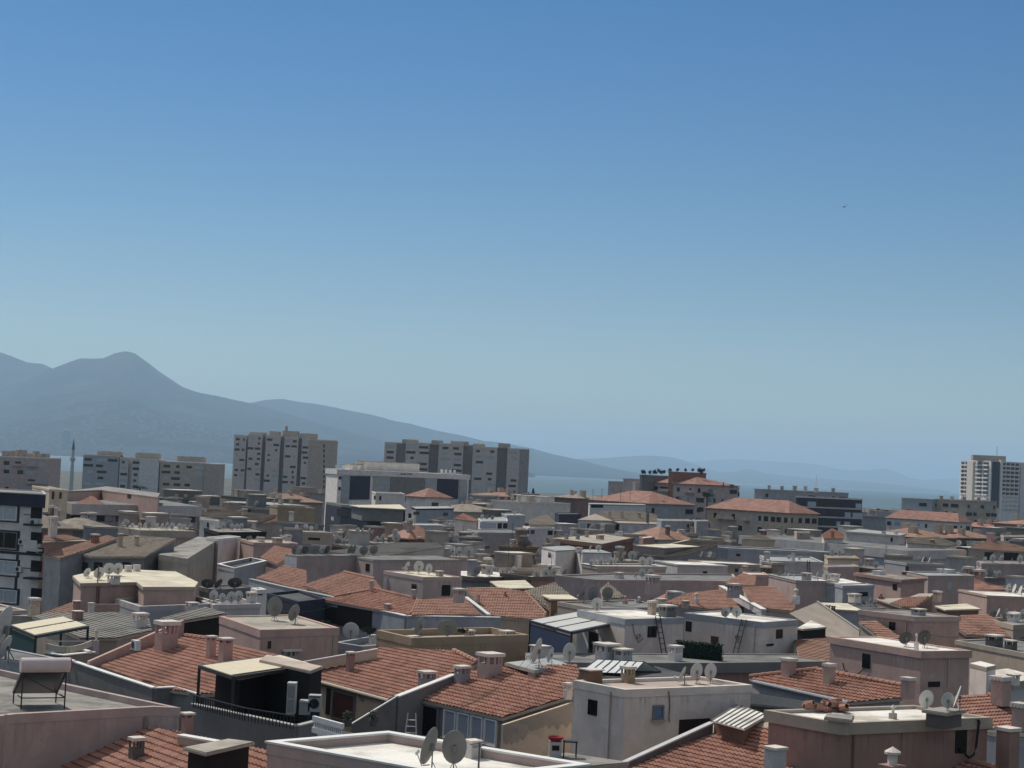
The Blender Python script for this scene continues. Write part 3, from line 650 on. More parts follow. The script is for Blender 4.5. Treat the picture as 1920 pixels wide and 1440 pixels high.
gw.part('wall', MB().prism([(a + nn * .2)[:2], (b + nn * .2)[:2], (b - nn)[:2], (a - nn)[:2]], 0, [a.z - .2, b.z - .2, b.z - .2, a.z - .2]), plaster('cream', .9))
gd = Bld('small grey flat dormer with dishes on top of the veranda house', 'grey dormer on the veranda house', 'grey', 'dormer', 'dormer')
sG = gd.flat([(946, 1243), (1002, 1258), (1072, 1248), (1030, 1234)], pE.at(1004, 1264).z + .22, fas=.12, ov=.06, dk='metal', base=15, vis=1262); gd.win(952, 1249, 990, 1262, 'open', False)
dish(sG, 1008, 1252, 1219, 34, 65, 'white'); dish(sG, 1033, 1246, 1226, 20, 60, 'white'); dish(sG, 1067, 1246, 1221, 25, 8, 'white')
# white block W
W_ = Bld('large off white stairwell block with a small blue shutter and three roof dishes', 'off white block with blue shutter', 'offw')
sW = W_.flat([(1074, 1275), (1172, 1293), (1411, 1284)], 18.5, fas=.32, ov=.04, par=.14, dk='pinkish', vis=1440)
W_.win(1103, 1312, 1120, 1341, 'dark', False); W_.win(1223, 1322, 1243, 1349, 'blue', True); W_.win(1273, 1348, 1330, 1378, 'open', False); 
h = W_.hit(1146, 1340); q = G(1146, 1300, 18.2)
for args in ((1177, 1279, 30, 30, 'slot', 'ochre'), (1108, 1280, 46, 26, 'plain', 'brown')): chim(sW, *args, adj={'ochre': 'ochre'}.get(args[5]))
dish(sW, 1281, 1283, 1264, 30, 70, 'white'); dish(sW, 1306, 1281, 1259, 25, 20, 'white'); dish(sW, 1332, 1280, 1259, 23, 5, 'white')
# glass skylight gable behind W
sk = empty('glass_skylight', G(1160, 1262, 17.8)); tag(sk, 'white glazed gable skylight with dark bars behind the off white block', 'skylight'); o0 = sk.location.copy()
r0, r1 = G(1120, 1236, 18.25), G(1208, 1241, 18.25); e0, e1 = G(1088, 1260, 17.85), G(1186, 1264, 17.85); f0, f1 = G(1150, 1258, 17.75), G(1240, 1260, 17.75)
for nm, (p, q2, r2, s2) in (('glass_slope', (r0, r1, e1, e0)), ('glass_slope', (r1, r0, f0, f1)), ):
    MB().add([p, q2, r2, s2], [(0, 1, 2, 3)]).build(nm, plain('skylight_sheet', (.72, .73, .70), .35), sk, o0)
fm = MB()
for k in range(7): t = k / 6; fm.bar(r0.lerp(r1, t) + ZV * .012, e0.lerp(e1, t) + ZV * .012, .014).bar(r0.lerp(r1, t) + ZV * .012, f0.lerp(f1, t) + ZV * .012, .014)
fm.bar(r0, r1, .025).bar(e0, e1, .025).bar(f0, f1, .025).build('glazing_bar', DARKM(), sk, o0)
fb = Bld('low flat roof under the glazed skylight', 'roof under the skylight', 'grey'); fb.flat([(1080, 1262), (1150, 1272), (1300, 1268), (1230, 1250)], 17.7, fas=.2, dk='dark')
# alley things
ra = empty('washbasin_stand', GY(1040, 1428, 63.4)); tag(ra, 'red plastic basin set on a white vent box beside the cream gable', 'basin'); 
MB().abox(-.22, .22, -.2, .2, 0, .72).build('vent_box', plain('vent_white', (.5, .48, .45), .7), ra); MB().abox(-.12, .14, -.21, -.19, .42, .6).build('vent_hole', plaster('dark'), ra)
MB().lathe([(0, .75), (.2, .75), (.28, .86), (.31, .86), (.31, .89), (.27, .89), (.2, .8), (0, .8)], 18).build('basin', plain('red_plastic', (.32, .02, .02), .4), ra)
tb = empty('small_table', GY(1068, 1424, 63.4)); tag(tb, 'small dark table with thin legs beside the red basin', 'table'); MB().abox(-.26, .26, -.2, .2, .62, .67).build('tabletop', DARKM(), tb)
for sx in (-1, 1):
    for sy in (-1, 1): MB().tube([(sx * .22, sy * .16, 0), (sx * .22, sy * .16, .62)], .022, 6).build('leg', DARKM(), tb)
al = Bld('narrow mauve terrace floor between the cream gable and the off white block', 'narrow alley terrace', 'mauve'); al.flat([(985, 1424), (1082, 1440), (1180, 1430), (1060, 1412)], zat(1060, 1424, (1060, 1424, 0)) if False else GY(1060, 1424, 63).z, fas=.1, ov=.02, dk='conc', vis=1430)
# bottom white roof F
F_ = Bld('flat white painted roof at the bottom with two big grey dishes', 'white roof at the bottom', 'mauve')
sF = F_.flat([(500, 1393), (728, 1374), (1105, 1436)], 18.7, par=.24, ov=.02, fas=.1, dk='white', cop='white', vis=1440)
dish(sF, 806, 1448, 1400, 52, 62, 'grey'); dish(sF, 850, 1446, 1398, 47, 3, 'grey')
chim(sF, 886, 1420, 34, 33, 'plain', 'lgrey'); antenna(sF, 897, 1442, 50)
# red roof R1 and the pink block H
R1 = Bld('red tiled roof with a ribbed sheet hatch between the off white and dark pink blocks', 'red tiled roof with the ribbed hatch', 'beige', 'tiled_house')
pR1 = R1.tile([(1120, 1468), (1336, 1357), (1400, 1362), (1465, 1345), (1500, 1500), (1180, 1560)], (1172, 1440, 15.9), FL, .30, vis=1440)
R1.ledge([(1118, 1452, pR1.at(1118, 1456).z + .15), (1334, 1354, pR1.at(1334, 1358).z + .2)], 0, .4, .22, 'dark', 'dgrey')
hz_ = pR1.at(1396, 1374).z
hb = Bld('white ribbed metal hatch tilted up on the red tiled roof', 'white ribbed hatch', 'brown', 'roof_hatch', 'hatch'); hb.walls([G(*p, hz_ + .25).to_2d() for p in ((1339, 1355), (1396, 1371), (1440, 1346), (1384, 1328))], hz_ - .8, hz_ + .28); slats(hb, [(1335, 1351), (1396, 1367), (1442, 1341), (1384, 1321)], hz_ + .42, 7, 'white')
gp = Bld('greenish ribbed sheet roof behind the ribbed hatch', 'greenish sheet roof', 'slate', 'sheet_roof', 'roof'); slats(gp, [(1384, 1297), (1388, 1318), (1500, 1330), (1545, 1322)][::1], 16.6, 12, 'greenish'); gp.walls([G(*p, 16.5).to_2d() for p in ((1388, 1299), (1390, 1317), (1500, 1329), (1540, 1321))], 0, 16.5)
H_ = Bld('dark pink block with a white roof, a stack of old tiles and a black hose', 'dark pink block at the bottom right', 'dpink')
sH = H_.flat([(1432, 1331), (1577, 1356), (1862, 1345)], 18.6, par=.12, fas=.42, ov=.12, dk='white', fk='conc', vis=1440)
H_.win(1791, 1365, 1812, 1412, 'dark', False)
hs_ = [(1832, 1348), (1836, 1352), (1833, 1375), (1830, 1400), (1826, 1415), (1818, 1421), (1811, 1416), (1806, 1405)]; hh_ = H_.hit(1825, 1380)
if hh_:
    P_ = [CAM + ray(x, y) * (((hh_[1] + hh_[3] * .16) - CAM).dot(hh_[3]) / ray(x, y).dot(hh_[3])) for x, y in hs_]
    o = MB().tube(P_, .045, 6).build('hose', plain('rubber_hose', (.015, .015, .015), .6)); tag(o, 'black hose hanging down the dark pink wall by the window', 'hose')
tp = empty('tile_stack', sH.at(1548, 1334)); tag(tp, 'heap of spare red roof tiles on the white roof of the pink block', 'tile stack')
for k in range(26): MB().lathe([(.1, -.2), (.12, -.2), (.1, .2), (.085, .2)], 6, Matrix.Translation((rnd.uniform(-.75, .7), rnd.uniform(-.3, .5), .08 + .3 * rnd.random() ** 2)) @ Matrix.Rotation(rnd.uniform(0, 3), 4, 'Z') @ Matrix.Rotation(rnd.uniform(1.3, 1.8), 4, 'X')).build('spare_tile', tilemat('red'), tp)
hc = Bld('low concrete hatch with a lid on the white roof of the pink block', 'concrete hatch', 'conc', 'roof_hatch', 'hatch'); hc.flat([(1545, 1345), (1598, 1351), (1602, 1342), (1550, 1338)], 18.85, fas=.1, base=18.3, dk='conc')
chim(sH, 1674, 1347, 14, 26, 'pot', 'conc'); hd = Bld('small dark dish platform on the pink block roof', 'dish platform', 'dgrey', 'platform', 'platform'); sHd = hd.flat([(1728, 1331), (1775, 1338), (1812, 1332), (1765, 1326)], 19.0, fas=.1, base=18.4, dk='conc')
dish(sH, 1737, 1334, 1311, 29, 8, 'white'); dish(sHd, 1777, 1333, 1313, 24, 4, 'white'); dish(sHd, 1797, 1333, 1306, 34, 78, 'white')
pB1 = Bld('red tiled hip roof peeking over the bottom right corner', 'red tiled roof in the bottom right corner', 'dpink', 'tiled_house')
qB1 = pB1.tile([(1690, 1452), (1738, 1408), (1862, 1440), (1900, 1520), (1700, 1520)], (1738, 1412, 17.0), FL, .3, vis=1440)
chim(Flat(zat(1672, 1440, (1672, 1440, 17.0)), pB1), 1672, 1462, 48, 62, 'pot', 'dpink'); chim(Flat(17.0, pB1), 1452, 1460, 44, 60, 'plain', 'lgrey')
HB = Bld('blue grey wall and dark pink chimneys at the right edge', 'blue grey wall at the right edge', 'blueg')
sHB = HB.flat([(1835, 1371), (1900, 1384), (1990, 1378)], 16.6, ov=.03, fas=.1, dk='dark', vis=1440)
chim(sHB, 1888, 1448, 46, 84, 'plain', 'dpink'); chim(sHB, 1912, 1372, 36, 54, 'rib', 'pink')
# tiles R2 and the grey parapet
R2 = Bld('bright red tiled roof with two ribbed chimney caps behind the dark pink block', 'bright red tiled roof behind the pink block', 'grey', 'tiled_house')
pR2 = R2.tile([(1405, 1270), (1532, 1256), (1690, 1285), (1692, 1308), (1590, 1317), (1420, 1279)], (1590, 1316, 16.4), FL, .36, vis=1322)
R2.part('gutter', MB().tube([pR2.at(1412, 1278), pR2.at(1590, 1318)], .1, 8), plain('gutter_grey', (.3, .32, .34), .6))
for a_ in ((1554, 1281, 26, 37, 'rib', 'beige'), (1702, 1306, 30, 36, 'rib', 'pink'), (1478, 1266, 32, 32, 'rib', 'pink')): chim(pR2, *a_)
S3 = Bld('red tiled roof sloping down right behind the three dishes of the pink block', 'red tiled roof at the right', 'blueg', 'tiled_house')
pS3 = S3.tile([(1790, 1304), (1852, 1302), (1899, 1328), (1899, 1366), (1815, 1368)], (1870, 1366, 16.0), FR, .33, vis=1375)
GPp = Bld('long slate grey parapet roof running behind the off white block', 'long slate parapet roof', 'blueg')
sGP = GPp.flat([(985, 1240), (1130, 1243), (1340, 1243), (1547, 1240), (1547, 1226), (985, 1224)], 17.0, par=.05, fas=.55, ov=.25, wall='dpink', fk='slate', dk='grey', vis=1265)
for a_ in ((1266, 1238, 30, 28, 'slot', 'white'), (1122, 1222, 24, 18, 'slot', 'offw'), (1138, 1236, 50, 30, 'slot', 'lgrey'), (1168, 1240, 38, 24, 'slot', 'lgrey'), (1012, 1232, 40, 22, 'plain', 'offw')): chim(sGP, *a_)
# P1 blocks
P1 = Bld('cream white penthouse with a dark window and a black wall ladder', 'cream penthouse with the ladder', 'offw')
sP1 = P1.flat([(1082, 1143), (1172, 1161), (1284, 1158)], 18.7, par=.05, fas=.35, ov=.04, fk='blueg', dk='white', vis=1238)
P1.win(1214, 1174, 1231, 1195, 'dark', False); P1.win(1104, 1185, 1121, 1235, 'open', False)
P2 = Bld('cream penthouse with a yellow door, a green hedge and a leaning ladder', 'cream penthouse with the yellow door', 'offw')
sP2 = P2.flat([(1283, 1149), (1432, 1167), (1497, 1162)], 18.7, par=.05, fas=.35, ov=.04, fk='blueg', dk='white', vis=1238)
P2.win(1286, 1165, 1297, 1184, 'dark', False); P2.win(1333, 1193, 1347, 1217, 'door', False); P2.win(1455, 1180, 1467, 1197, 'dark', False); P2.win(1437, 1207, 1450, 1211, 'dark', False)
ladder('black steel ladder fixed upright on the cream penthouse wall', P1, 1231, 1155, 1236, 1236, 12, DARKM()); ladder('grey ladder leaning against the cream penthouse right of the hedge', P2, 1397, 1161, 1386, 1236, 11, plain('ladder_grey', (.12, .12, .12), .5))
for a_ in ((1222, 1152, 18, 26, 'slot', 'beige'), (1251, 1156, 36, 22, 'slot', 'slate')): chim(sP1, *a_)
dish(sP1, 1119, 1147, 1132, 22, 0, 'white'); dish(sP2, 1361, 1160, 1147, 19, 20, 'white'); dish(sP2, 1381, 1160, 1147, 19, 0, 'white')
hg = empty('hedge', G(1310, 1237, 16.9)); tag(hg, 'dark green hedge screen on the terrace before the yellow door', 'hedge'); a, b = G(1268, 1233, 16.9), G(1353, 1241, 16.9)
mbh = MB(); rr = random.Random(4)
for k in range(2600):
    q = a.lerp(b, rr.random()) + ZV * (rr.uniform(-.2, 1.0) * (1 - .0)) + Vector((rr.uniform(-.12, .12), rr.uniform(-.2, .2), 0)); u = Vector((rr.gauss(0, 1), rr.gauss(0, 1), rr.gauss(0, 1))).normalized() * .06; v2 = Vector((rr.gauss(0, 1), rr.gauss(0, 1), rr.gauss(0, 1))).cross(u).normalized() * .04
    mbh.add([q - u, q + v2, q + u, q - v2], [(0, 1, 2, 3)])
ho = hg.location.copy(); mbh.build('foliage', plain('hedge_leaf', (.018, .042, .02), .8), hg, ho); MB().box((a + b) / 2 + ZV * .35, (b - a) / 2, Vector((0, .04, 0)), ZV * .55).build('screen', plain('screen_green', (.02, .05, .035), .8), hg, ho)
pergola('pergola with pale striped panels over a navy blue screen by the penthouse', [(994, 1165), (1072, 1187), (1172, 1166)], 18.15, 2.3, (.50, .50, .47), (.02, .025, .035), 3, (.03, .045, .09))
# ochre block, pink box, etc.
O_ = Bld('ochre walled roof terrace with two dishes above the dark red tiles', 'ochre walled terrace', 'ochre')
sO = O_.flat([(706, 1181), (772, 1196), (992, 1190)], 17.9, par=.35, ov=.02, fas=.1, dk='beige', vis=1236)
chim(Flat(16.3, O_), 773, 1238, 26, 46, 'plain', 'pink'); dish(sO, 788, 1196, 1174, 30, 62, 'grey'); dish(sO, 838, 1198, 1177, 37, 8, 'grey'); chim(sO, 880, 1199, 22, 18, 'slot', 'beige'); chim(sO, 950, 1196, 30, 14, 'slot', 'offw')
C2 = Bld('pink stairwell box with a tiny window and two dishes on its flat roof', 'pink box with the tiny window', 'pink')
sC2 = C2.flat([(411, 1155), (488, 1181), (637, 1177)], 18.3, par=.06, fas=.4, ov=.03, fk='pink', dk='beige', vis=1240)
C2.win(502, 1202, 508, 1216, 'dark', False); dish(sC2, 514, 1163, 1138, 29, 8, 'grey'); dish(sC2, 552, 1170, 1149, 28, 52, 'grey'); 
bw = Bld('blue grey low terrace between the pink box and the ochre terrace', 'blue grey low terrace', 'blueg'); sbw = bw.flat([(628, 1204), (680, 1212), (745, 1206), (700, 1192)], 16.9, par=.3, ov=.02, fas=.1, dk='dark', vis=1226); dish(sbw, 657, 1204, 1183, 31, 4, 'white')
chim(sbw, 698, 1210, 16, 20, 'plain', 'offw')
chim(Flat(16.6, C2), 538, 1240, 52, 24, 'slot', 'grey')
# tiled roof B with the wide chimney and white coping
B_ = Bld('large red tiled roof behind a white topped dark parapet at left', 'large red tiled roof at left', 'slate', 'tiled_house')
pB = B_.tile([(186, 1248), (345, 1192), (400, 1200), (540, 1232), (560, 1300), (374, 1300), (290, 1289)], (290, 1288, 16.2), FL, .30, vis=1330)
B_.ledge([(118, 1232), (200, 1260), (290, 1289), (333, 1287), (373, 1300)], 16.35, 5, .22, 'white', 'slate'); B_.win(182, 1262, 188, 1293, 'shut', False); B_.win(199, 1268, 205, 1296, 'shut', False)
a, b = pB.at(168, 1254), pB.at(346, 1190); B_.part('side_wall', MB().prism([(a + BL * .1)[:2], (b + BL * .1)[:2], (b + BL * .35)[:2], (a + BL * .35)[:2]], 0, [a.z + .35, b.z + .75, b.z + .75, a.z + .35]), plaster('pink'))
B_.quads.append((Vector((a.x, a.y, 0)) + BL * .1, Vector((b.x, b.y, 0)) + BL * .1, 14, 19)); acunit(B_, 247, 1199, 273, 1219)
for a_ in ((311, 1216, 50, 52, 'slot', 'pink'), (395, 1232, 23, 40, 'tall', 'pink'), (422, 1240, 33, 44, 'tall', 'pink')): chim(pB, *a_)
# D and the things around
D_ = Bld('salmon walled block with a pale yellow roof and a cluster of white dishes', 'salmon block with the dish cluster', 'pink')
sD = D_.flat([(136, 1080), (150, 1094), (256, 1092), (268, 1101), (366, 1101), (372, 1092), (330, 1072), (200, 1066)], 18.3, fas=.2, ov=.1, dk='cream', vis=1150)
for x, cy, f_, d, az in ((164, 1073, 1084, 18, 60), (186, 1074, 1088, 22, 40), (204, 1066, 1080, 22, 20), (221, 1066, 1080, 20, 30)): dish(sD, x, f_, cy, d, az, 'white')
chim(sD, 213, 1092, 28, 14, 'slot', 'offw'); chim(sD, 240, 1072, 16, 12, 'plain', 'white'); chim(sD, 256, 1071, 16, 12, 'plain', 'white')
D2 = Bld('white walled rooftop annexe with a yellowish lid in front of the salmon block', 'white annexe', 'white'); D2.flat([(262, 1100), (300, 1105), (366, 1104), (330, 1096)], 17.9, fas=.06, ov=.05, dk='cream', wall='lgrey', vis=1122)
G1 = Bld('light grey parapet around a flat roof below the salmon block', 'light grey parapet roof', 'lgrey'); sG1 = G1.flat([(215, 1122), (262, 1137), (420, 1131), (350, 1112)], 17.3, par=.3, fas=.1, ov=.02, dk='grey', vis=1155)
for a_ in ((243, 1124, 24, 11, 'slot', 'dgrey'), (315, 1132, 20, 16, 'slot', 'grey'), (360, 1143, 26, 14, 'slot', 'offw')): chim(sG1, *a_)
G2 = Bld('wide stained fibre cement roof left of the large red tiles', 'stained fibre cement roof', 'conc'); pG2 = G2.tile([(60, 1155), (150, 1196), (220, 1196), (285, 1182), (280, 1160), (215, 1148), (90, 1150)], (180, 1196, 16.6), FL, .12, 'fibre', fine=False, vis=1215)
for a_ in ((262, 1176, 33, 27, 'slot', 'offw'), (179, 1222, 12, 46, 'pot', 'grey'), (145, 1163, 24, 18, 'plain', 'dpink')): chim(pG2, *a_)
G3 = Bld('brownish tiled roof with a square pale chimney near the left building', 'brownish tiled roof', 'conc', 'tiled_house'); pG3 = G3.tile([(20, 1153), (78, 1151), (135, 1130), (150, 1140), (145, 1156)], (78, 1152, 16.6), FL, .2, 'brown', vis=1158); chim(pG3, 63, 1153, 26, 32, 'slot', 'cream'); chim(pG3, 143, 1150, 17, 24, 'tall', 'dpink')
G4 = Bld('old brown sheet roof sloping left of the pink box', 'old brown sheet roof', 'dark'); pG4 = G4.tile([(300, 1160), (330, 1166), (425, 1150), (385, 1138)], (330, 1165, 16.8), FL, .15, 'fibre', fine=False)
bs = empty('balustrade', G(190, 1150, 16.8)); tag(bs, 'brick lattice balustrade on the terrace under the salmon block', 'balustrade'); o0 = bs.location.copy(); a, b = G(177, 1134, 17.3), G(224, 1134, 17.3)
MB().bar(a, b, .05).bar(a - ZV * .6, b - ZV * .6, .05).bar(a - ZV * .3, b - ZV * .3, .04).build('rail', plaster('pink'), bs, o0)
for k in range(12): q = a.lerp(b, (k + .5) / 12); MB().bar(q, q - ZV * .6, .05).build('baluster', plaster('pink'), bs, o0)
chim(Flat(16.9, G2), 170, 1150, 14, 20, 'plain', 'offw')
pergola('dark green terrace shelter with two cream awning panels at the left', [(20, 1174), (67, 1194), (165, 1176)], 17.4, 2.2, (.62, .58, .45), (.03, .04, .04), 2, (.012, .05, .05))
cb = empty('awning_box', G(128, 1220, 16.6)); tag(cb, 'curved white awning strip sagging beside the green terrace shelter', 'awning'); o0 = cb.location.copy(); mb = MB(); N = 12; pts_ = []
for k in range(N + 1): t = k / N; pts_.append(G(88 + 84 * t, 1212 + 9 * math.sin(math.pi * t) - 6 * t, 16.9))
for p_, q_ in zip(pts_, pts_[1:]): mb.bar(p_, q_, .03, .16)
mb.build('strip', plain('awning_cream', (.5, .47, .38), .7), cb, o0); MB().bar(pts_[0] + ZV * .25, pts_[-1] + ZV * .1, .03).build('top_rail', plain('rail_grey', (.3, .3, .3), .5), cb, o0)
G5 = Bld('green grey terrace wall in front of the green shelter', 'green grey terrace wall', 'slate'); G5.flat([(84, 1226), (118, 1230), (178, 1224), (140, 1214)], 16.5, par=.4, ov=.02, fas=.1, dk='dark', fk='slate', cop='white'); 
G6 = Bld('pale blue grey shed wall at the left edge behind the solar heater', 'pale blue shed wall', 'blueg'); sG6 = G6.flat([(-60, 1228), (60, 1246), (130, 1238), (20, 1216)], 17.2, par=.05, ov=.02, fas=.1, dk='grey', vis=1270)
dish(sG6, 5, 1236, 1180, 74, 82, 'white'); dish(sG6, 12, 1244, 1214, 44, 84, 'white')
# the blue building with the long white eaves
J_ = Bld('blue grey apartment with long white eaves around a hipped red tiled roof', 'blue grey building with white eaves', 'blueg', 'tiled_house')
pK1 = J_.tile([(600, 1124), (705, 1106), (783, 1124), (771, 1153), (745, 1150)], (762, 1153, 16.3), FL, .25, 'red', vis=1190)
pK2 = J_.tile([(783, 1124), (872, 1120), (902, 1153), (771, 1153)], (840, 1153, pK1.at(771, 1152).z), FR, .28, 'orange')
J_.ledge([(552, 1112), (660, 1131), (762, 1154), (938, 1157)], 16.32, 4, .3, 'white', 'blueg'); J_.win(604, 1137, 632, 1168, 'open', False); J_.win(632, 1140, 698, 1178, 'open', False)
for a_ in ((775, 1123, 10, 18, 'plain', 'mauve'), (860, 1127, 25, 24, 'slot', 'mauve'), (696, 1110, 10, 22, 'tall', 'beige'), (727, 1142, 16, 10, 'slot', 'pink')): chim(pK1, *a_)
P3 = Bld('pinkish white penthouse with a black doorway above the hipped red tiles', 'penthouse with black doorway', 'mauve')
sP3 = P3.flat([(719, 1070), (793, 1082), (867, 1082)], 18.35, par=.05, fas=.3, ov=.03, dk='cream', fk='mauve', vis=1118); P3.win(772, 1095, 781, 1107, 'dark', False); P3.win(828, 1097, 844, 1117, 'open', False)
for x, f_, cy, d, az in ((764, 1074, 1062, 18, 65), (785, 1076, 1062, 19, 15), (804, 1078, 1066, 13, 10)): dish(sP3, x, f_, cy, d, az, 'white')
chim(sP3, 824, 1080, 16, 10, 'slot', 'beige')
Lr = Bld('orange red tiled roof with a white verge right of the black doorway', 'orange tiled roof right of the doorway', 'beige', 'tiled_house')
pL = Lr.tile([(872, 1102), (940, 1101), (985, 1110), (1024, 1152), (1020, 1163), (916, 1154)], (960, 1160, 16.1), FR, .30, 'orange', vis=1180)
Lr.ledge([(874, 1119, pL.at(874, 1122).z + .1), (917, 1152, pL.at(917, 1154).z + .1)], 0, .5, .25, 'white', 'lgrey'); chim(pL, 896, 1130, 9, 16, 'plain', 'pink'); chim(pL, 947, 1118, 8, 10, 'pot', 'terra')
L2 = Bld('old pale tiled roof with cream sheet panels beside the orange tiles', 'old pale tiled roof', 'brown', 'tiled_house'); pL2 = L2.tile([(985, 1108), (1040, 1092), (1086, 1128), (1085, 1148), (1040, 1150)], (1060, 1148, 16.2), FR, .25, 'old', vis=1165)
for lab, P in (('cream sheet awning above the orange tiled roof', [(918, 1090), (938, 1104), (1003, 1103), (985, 1088)]), ('cream sheet awning on the old pale tiled roof', [(998, 1107), (1032, 1124), (1085, 1124), (1048, 1106)])):
    q = Bld(lab, lab[:14], 'brown', 'sheet_awning', 'awning'); q.flat(P, 17.2, fas=.08, ov=.1, dk='cream', base=15.5)
fl_ = Bld('grey low parapet carrying four dishes near the pergola', 'grey parapet with four dishes', 'conc'); sfl = fl_.flat([(1045, 1128), (1110, 1140), (1255, 1138), (1190, 1124)], 17.4, par=.1, fas=.3, ov=.03, dk='grey', vis=1160)
for x, f_, cy, d, az in ((1093, 1130, 1112, 20, 65), (1112, 1132, 1111, 21, 15), (1139, 1128, 1112, 21, 5)): dish(sfl, x, f_, cy, d, az, 'grey')
for a_ in ((1172, 1132, 9, 16, 'pot', 'pink'), (1198, 1130, 10, 12, 'pot', 'grey'), (1240, 1134, 22, 12, 'slot', 'offw')): chim(sfl, *a_)
K3 = Bld('orange tiled roof with a small skylight left of the penthouse doorway', 'orange tiled roof with skylight', 'blueg', 'tiled_house'); pK3 = K3.tile([(566, 1098), (645, 1072), (702, 1085), (718, 1107), (635, 1120)], (635, 1118, 16.4), FL, .28, 'orange', vis=1125)
K4 = Bld('small orange tiled corner behind the pale blue wall end', 'small orange tiled corner', 'blueg', 'tiled_house'); pK4 = K4.tile([(481, 1083), (534, 1060), (575, 1070), (575, 1108), (535, 1098)], (530, 1096, 16.5), FL, .28, 'orange', vis=1120)
K4.ledge([(470, 1085), (535, 1100), (632, 1120)], 16.5, 3, .3, 'grey', 'blueg')
M_ = Bld('long mauve wall with a bright pale blue end facing left', 'long mauve wall block', 'mauve'); sM = M_.flat([(534, 1040), (557, 1043), (682, 1042)], 18.1, fas=.1, ov=.02, dk='grey', vis=1095)
N_ = Bld('mauve rooftop block with one dark slit window behind the penthouse', 'mauve block with slit window', 'mauve'); sN = N_.flat([(655, 1042), (700, 1050), (866, 1050)], 18.0, fas=.15, ov=.03, dk='grey', vis=1085); N_.win(686, 1057, 693, 1071, 'dark', False)
for i, (x, cy, d, az) in enumerate(((552, 1030, 12, 40), (562, 1030, 14, 60), (572, 1031, 13, 30), (589, 1030, 15, 20), (605, 1030, 14, 40), (614, 1031, 15, 50))): dish(sM, x, cy + 10, cy, d, az, ('grey', 'white', 'dark')[i % 3])
for x, cy, d, az in ((657, 1030, 15, 60), (664, 1030, 14, 60), (682, 1032, 17, 20), (701, 1031, 17, 25)): dish(sM if x < 670 else sN, x, cy + 11, cy, d, az, 'grey')
mr = Bld('wide grey corrugated metal roof sloping behind the row of dishes', 'wide corrugated metal roof', 'grey', 'metal_roof_building'); pmr = mr.tile([(612, 1034), (700, 1046), (835, 1026), (820, 1018), (740, 1017)], (700, 1045, 17.2), FL, .10, 'fibre', fine=False, vis=1050); 
# right-hand penthouses
Q_ = Bld('large pink penthouse with a dark window and two dark dishes', 'large pink penthouse', 'pink'); sQ = Q_.flat([(1552, 1193), (1727, 1221), (1823, 1220)], 18.6, par=.06, fas=.38, ov=.1, dk='white', fk='pink', vis=1290)
Q_.win(1617, 1226, 1632, 1253, 'dark', False); Q_.win(1740, 1278, 1762, 1288, 'open', False); dish(sQ, 1698, 1212, 1196, 26, 12, 'dark'); dish(sQ, 1733, 1214, 1195, 25, 5, 'dark'); chim(sQ, 1718, 1218, 8, 32, 'pot', 'white')
T_ = Bld('pink penthouse with one small dark window behind the two dark dishes', 'pink penthouse with small window', 'pink'); sT = T_.flat([(1609, 1143), (1715, 1156), (1802, 1156)], 18.4, par=.05, fas=.35, ov=.08, dk='conc', fk='mauve', vis=1200); T_.win(1667, 1166, 1679, 1181, 'dark', False); chim(sT, 1722, 1153, 30, 12, 'slot', 'grey')
S2 = Bld('small orange tiled slope under the pink penthouse with the small window', 'small orange tiled slope', 'conc', 'tiled_house'); S2.tile([(1610, 1166), (1642, 1164), (1692, 1197), (1655, 1201)], (1670, 1198, 16.9), FR, .3, 'orange', vis=1205)
S1 = Bld('orange tiled roof at the right edge above a long beige wall', 'orange tiled roof at the right edge', 'dpink', 'tiled_house'); pS1 = S1.tile([(1786, 1172), (1801, 1154), (1850, 1152), (1935, 1198), (1812, 1190)], (1870, 1190, 16.4), FR, .3, 'orange', vis=1200)
LB = Bld('long low beige wall crossing to the right edge below the orange tiles', 'long beige wall', 'beige'); sLB = LB.flat([(1790, 1200), (1960, 1232), (2040, 1225), (1880, 1196)], 17.1, par=.1, fas=.3, ov=.05, dk='grey', fk='conc', vis=1260)
for a_ in ((1864, 1212, 36, 22, 'slot', 'dgrey'), (1895, 1218, 26, 18, 'slot', 'dgrey')): chim(sLB, *a_)
CG = Bld('stained concrete gable wall sloping down to the right', 'stained concrete gable', 'conc', 'tiled_house', 'building', dirt=.8); a = G(1488, 1132, 17.9); CG._root(a)
cgp = Plane(G(1532, 1129, 18.1), AU * .2 + AV, .40, CG); Pg = [cgp.at(*p) for p in ((1480, 1150), (1532, 1129), (1625, 1192), (1560, 1200))]; CG.walls([p.to_2d() for p in Pg], 0, [p.z for p in Pg]); CG.img.append((1480, 1129, 1622, 1200)); CG.part('verge', MB().bar(Pg[1] + ZV * .05, Pg[2] + ZV * .05, .12, .05), plain('coping_grey', (.38, .37, .35), .8))
bc = Bld('brown corrugated lean-to roof left of the large pink penthouse', 'brown corrugated lean-to', 'conc'); pbc = bc.tile([(1490, 1200), (1560, 1196), (1580, 1250), (1500, 1240)], (1530, 1240, 16.9), FL, .15, 'brown', fine=False, vis=1250)
wu = Bld('white plastic water tank boxes right of the large pink penthouse', 'white tank boxes', 'white', 'tank_shed', 'shed'); swu = wu.flat([(1818, 1244), (1850, 1252), (1868, 1248), (1838, 1240)], 17.6, fas=.2, ov=.02, dk='white', vis=1265)
wv = Bld('low white ribbed enclosure at the right edge below the beige wall', 'white ribbed enclosure', 'white'); swv = wv.flat([(1818, 1262), (1880, 1282), (1960, 1272), (1890, 1254)], 16.8, fas=.4, ov=.06, dk='white', wall='lgrey', vis=1310)
chim(swv, 1876, 1318, 42, 50, 'rib', 'pink'); chim(swv, 1900, 1280, 26, 16, 'slot', 'white')

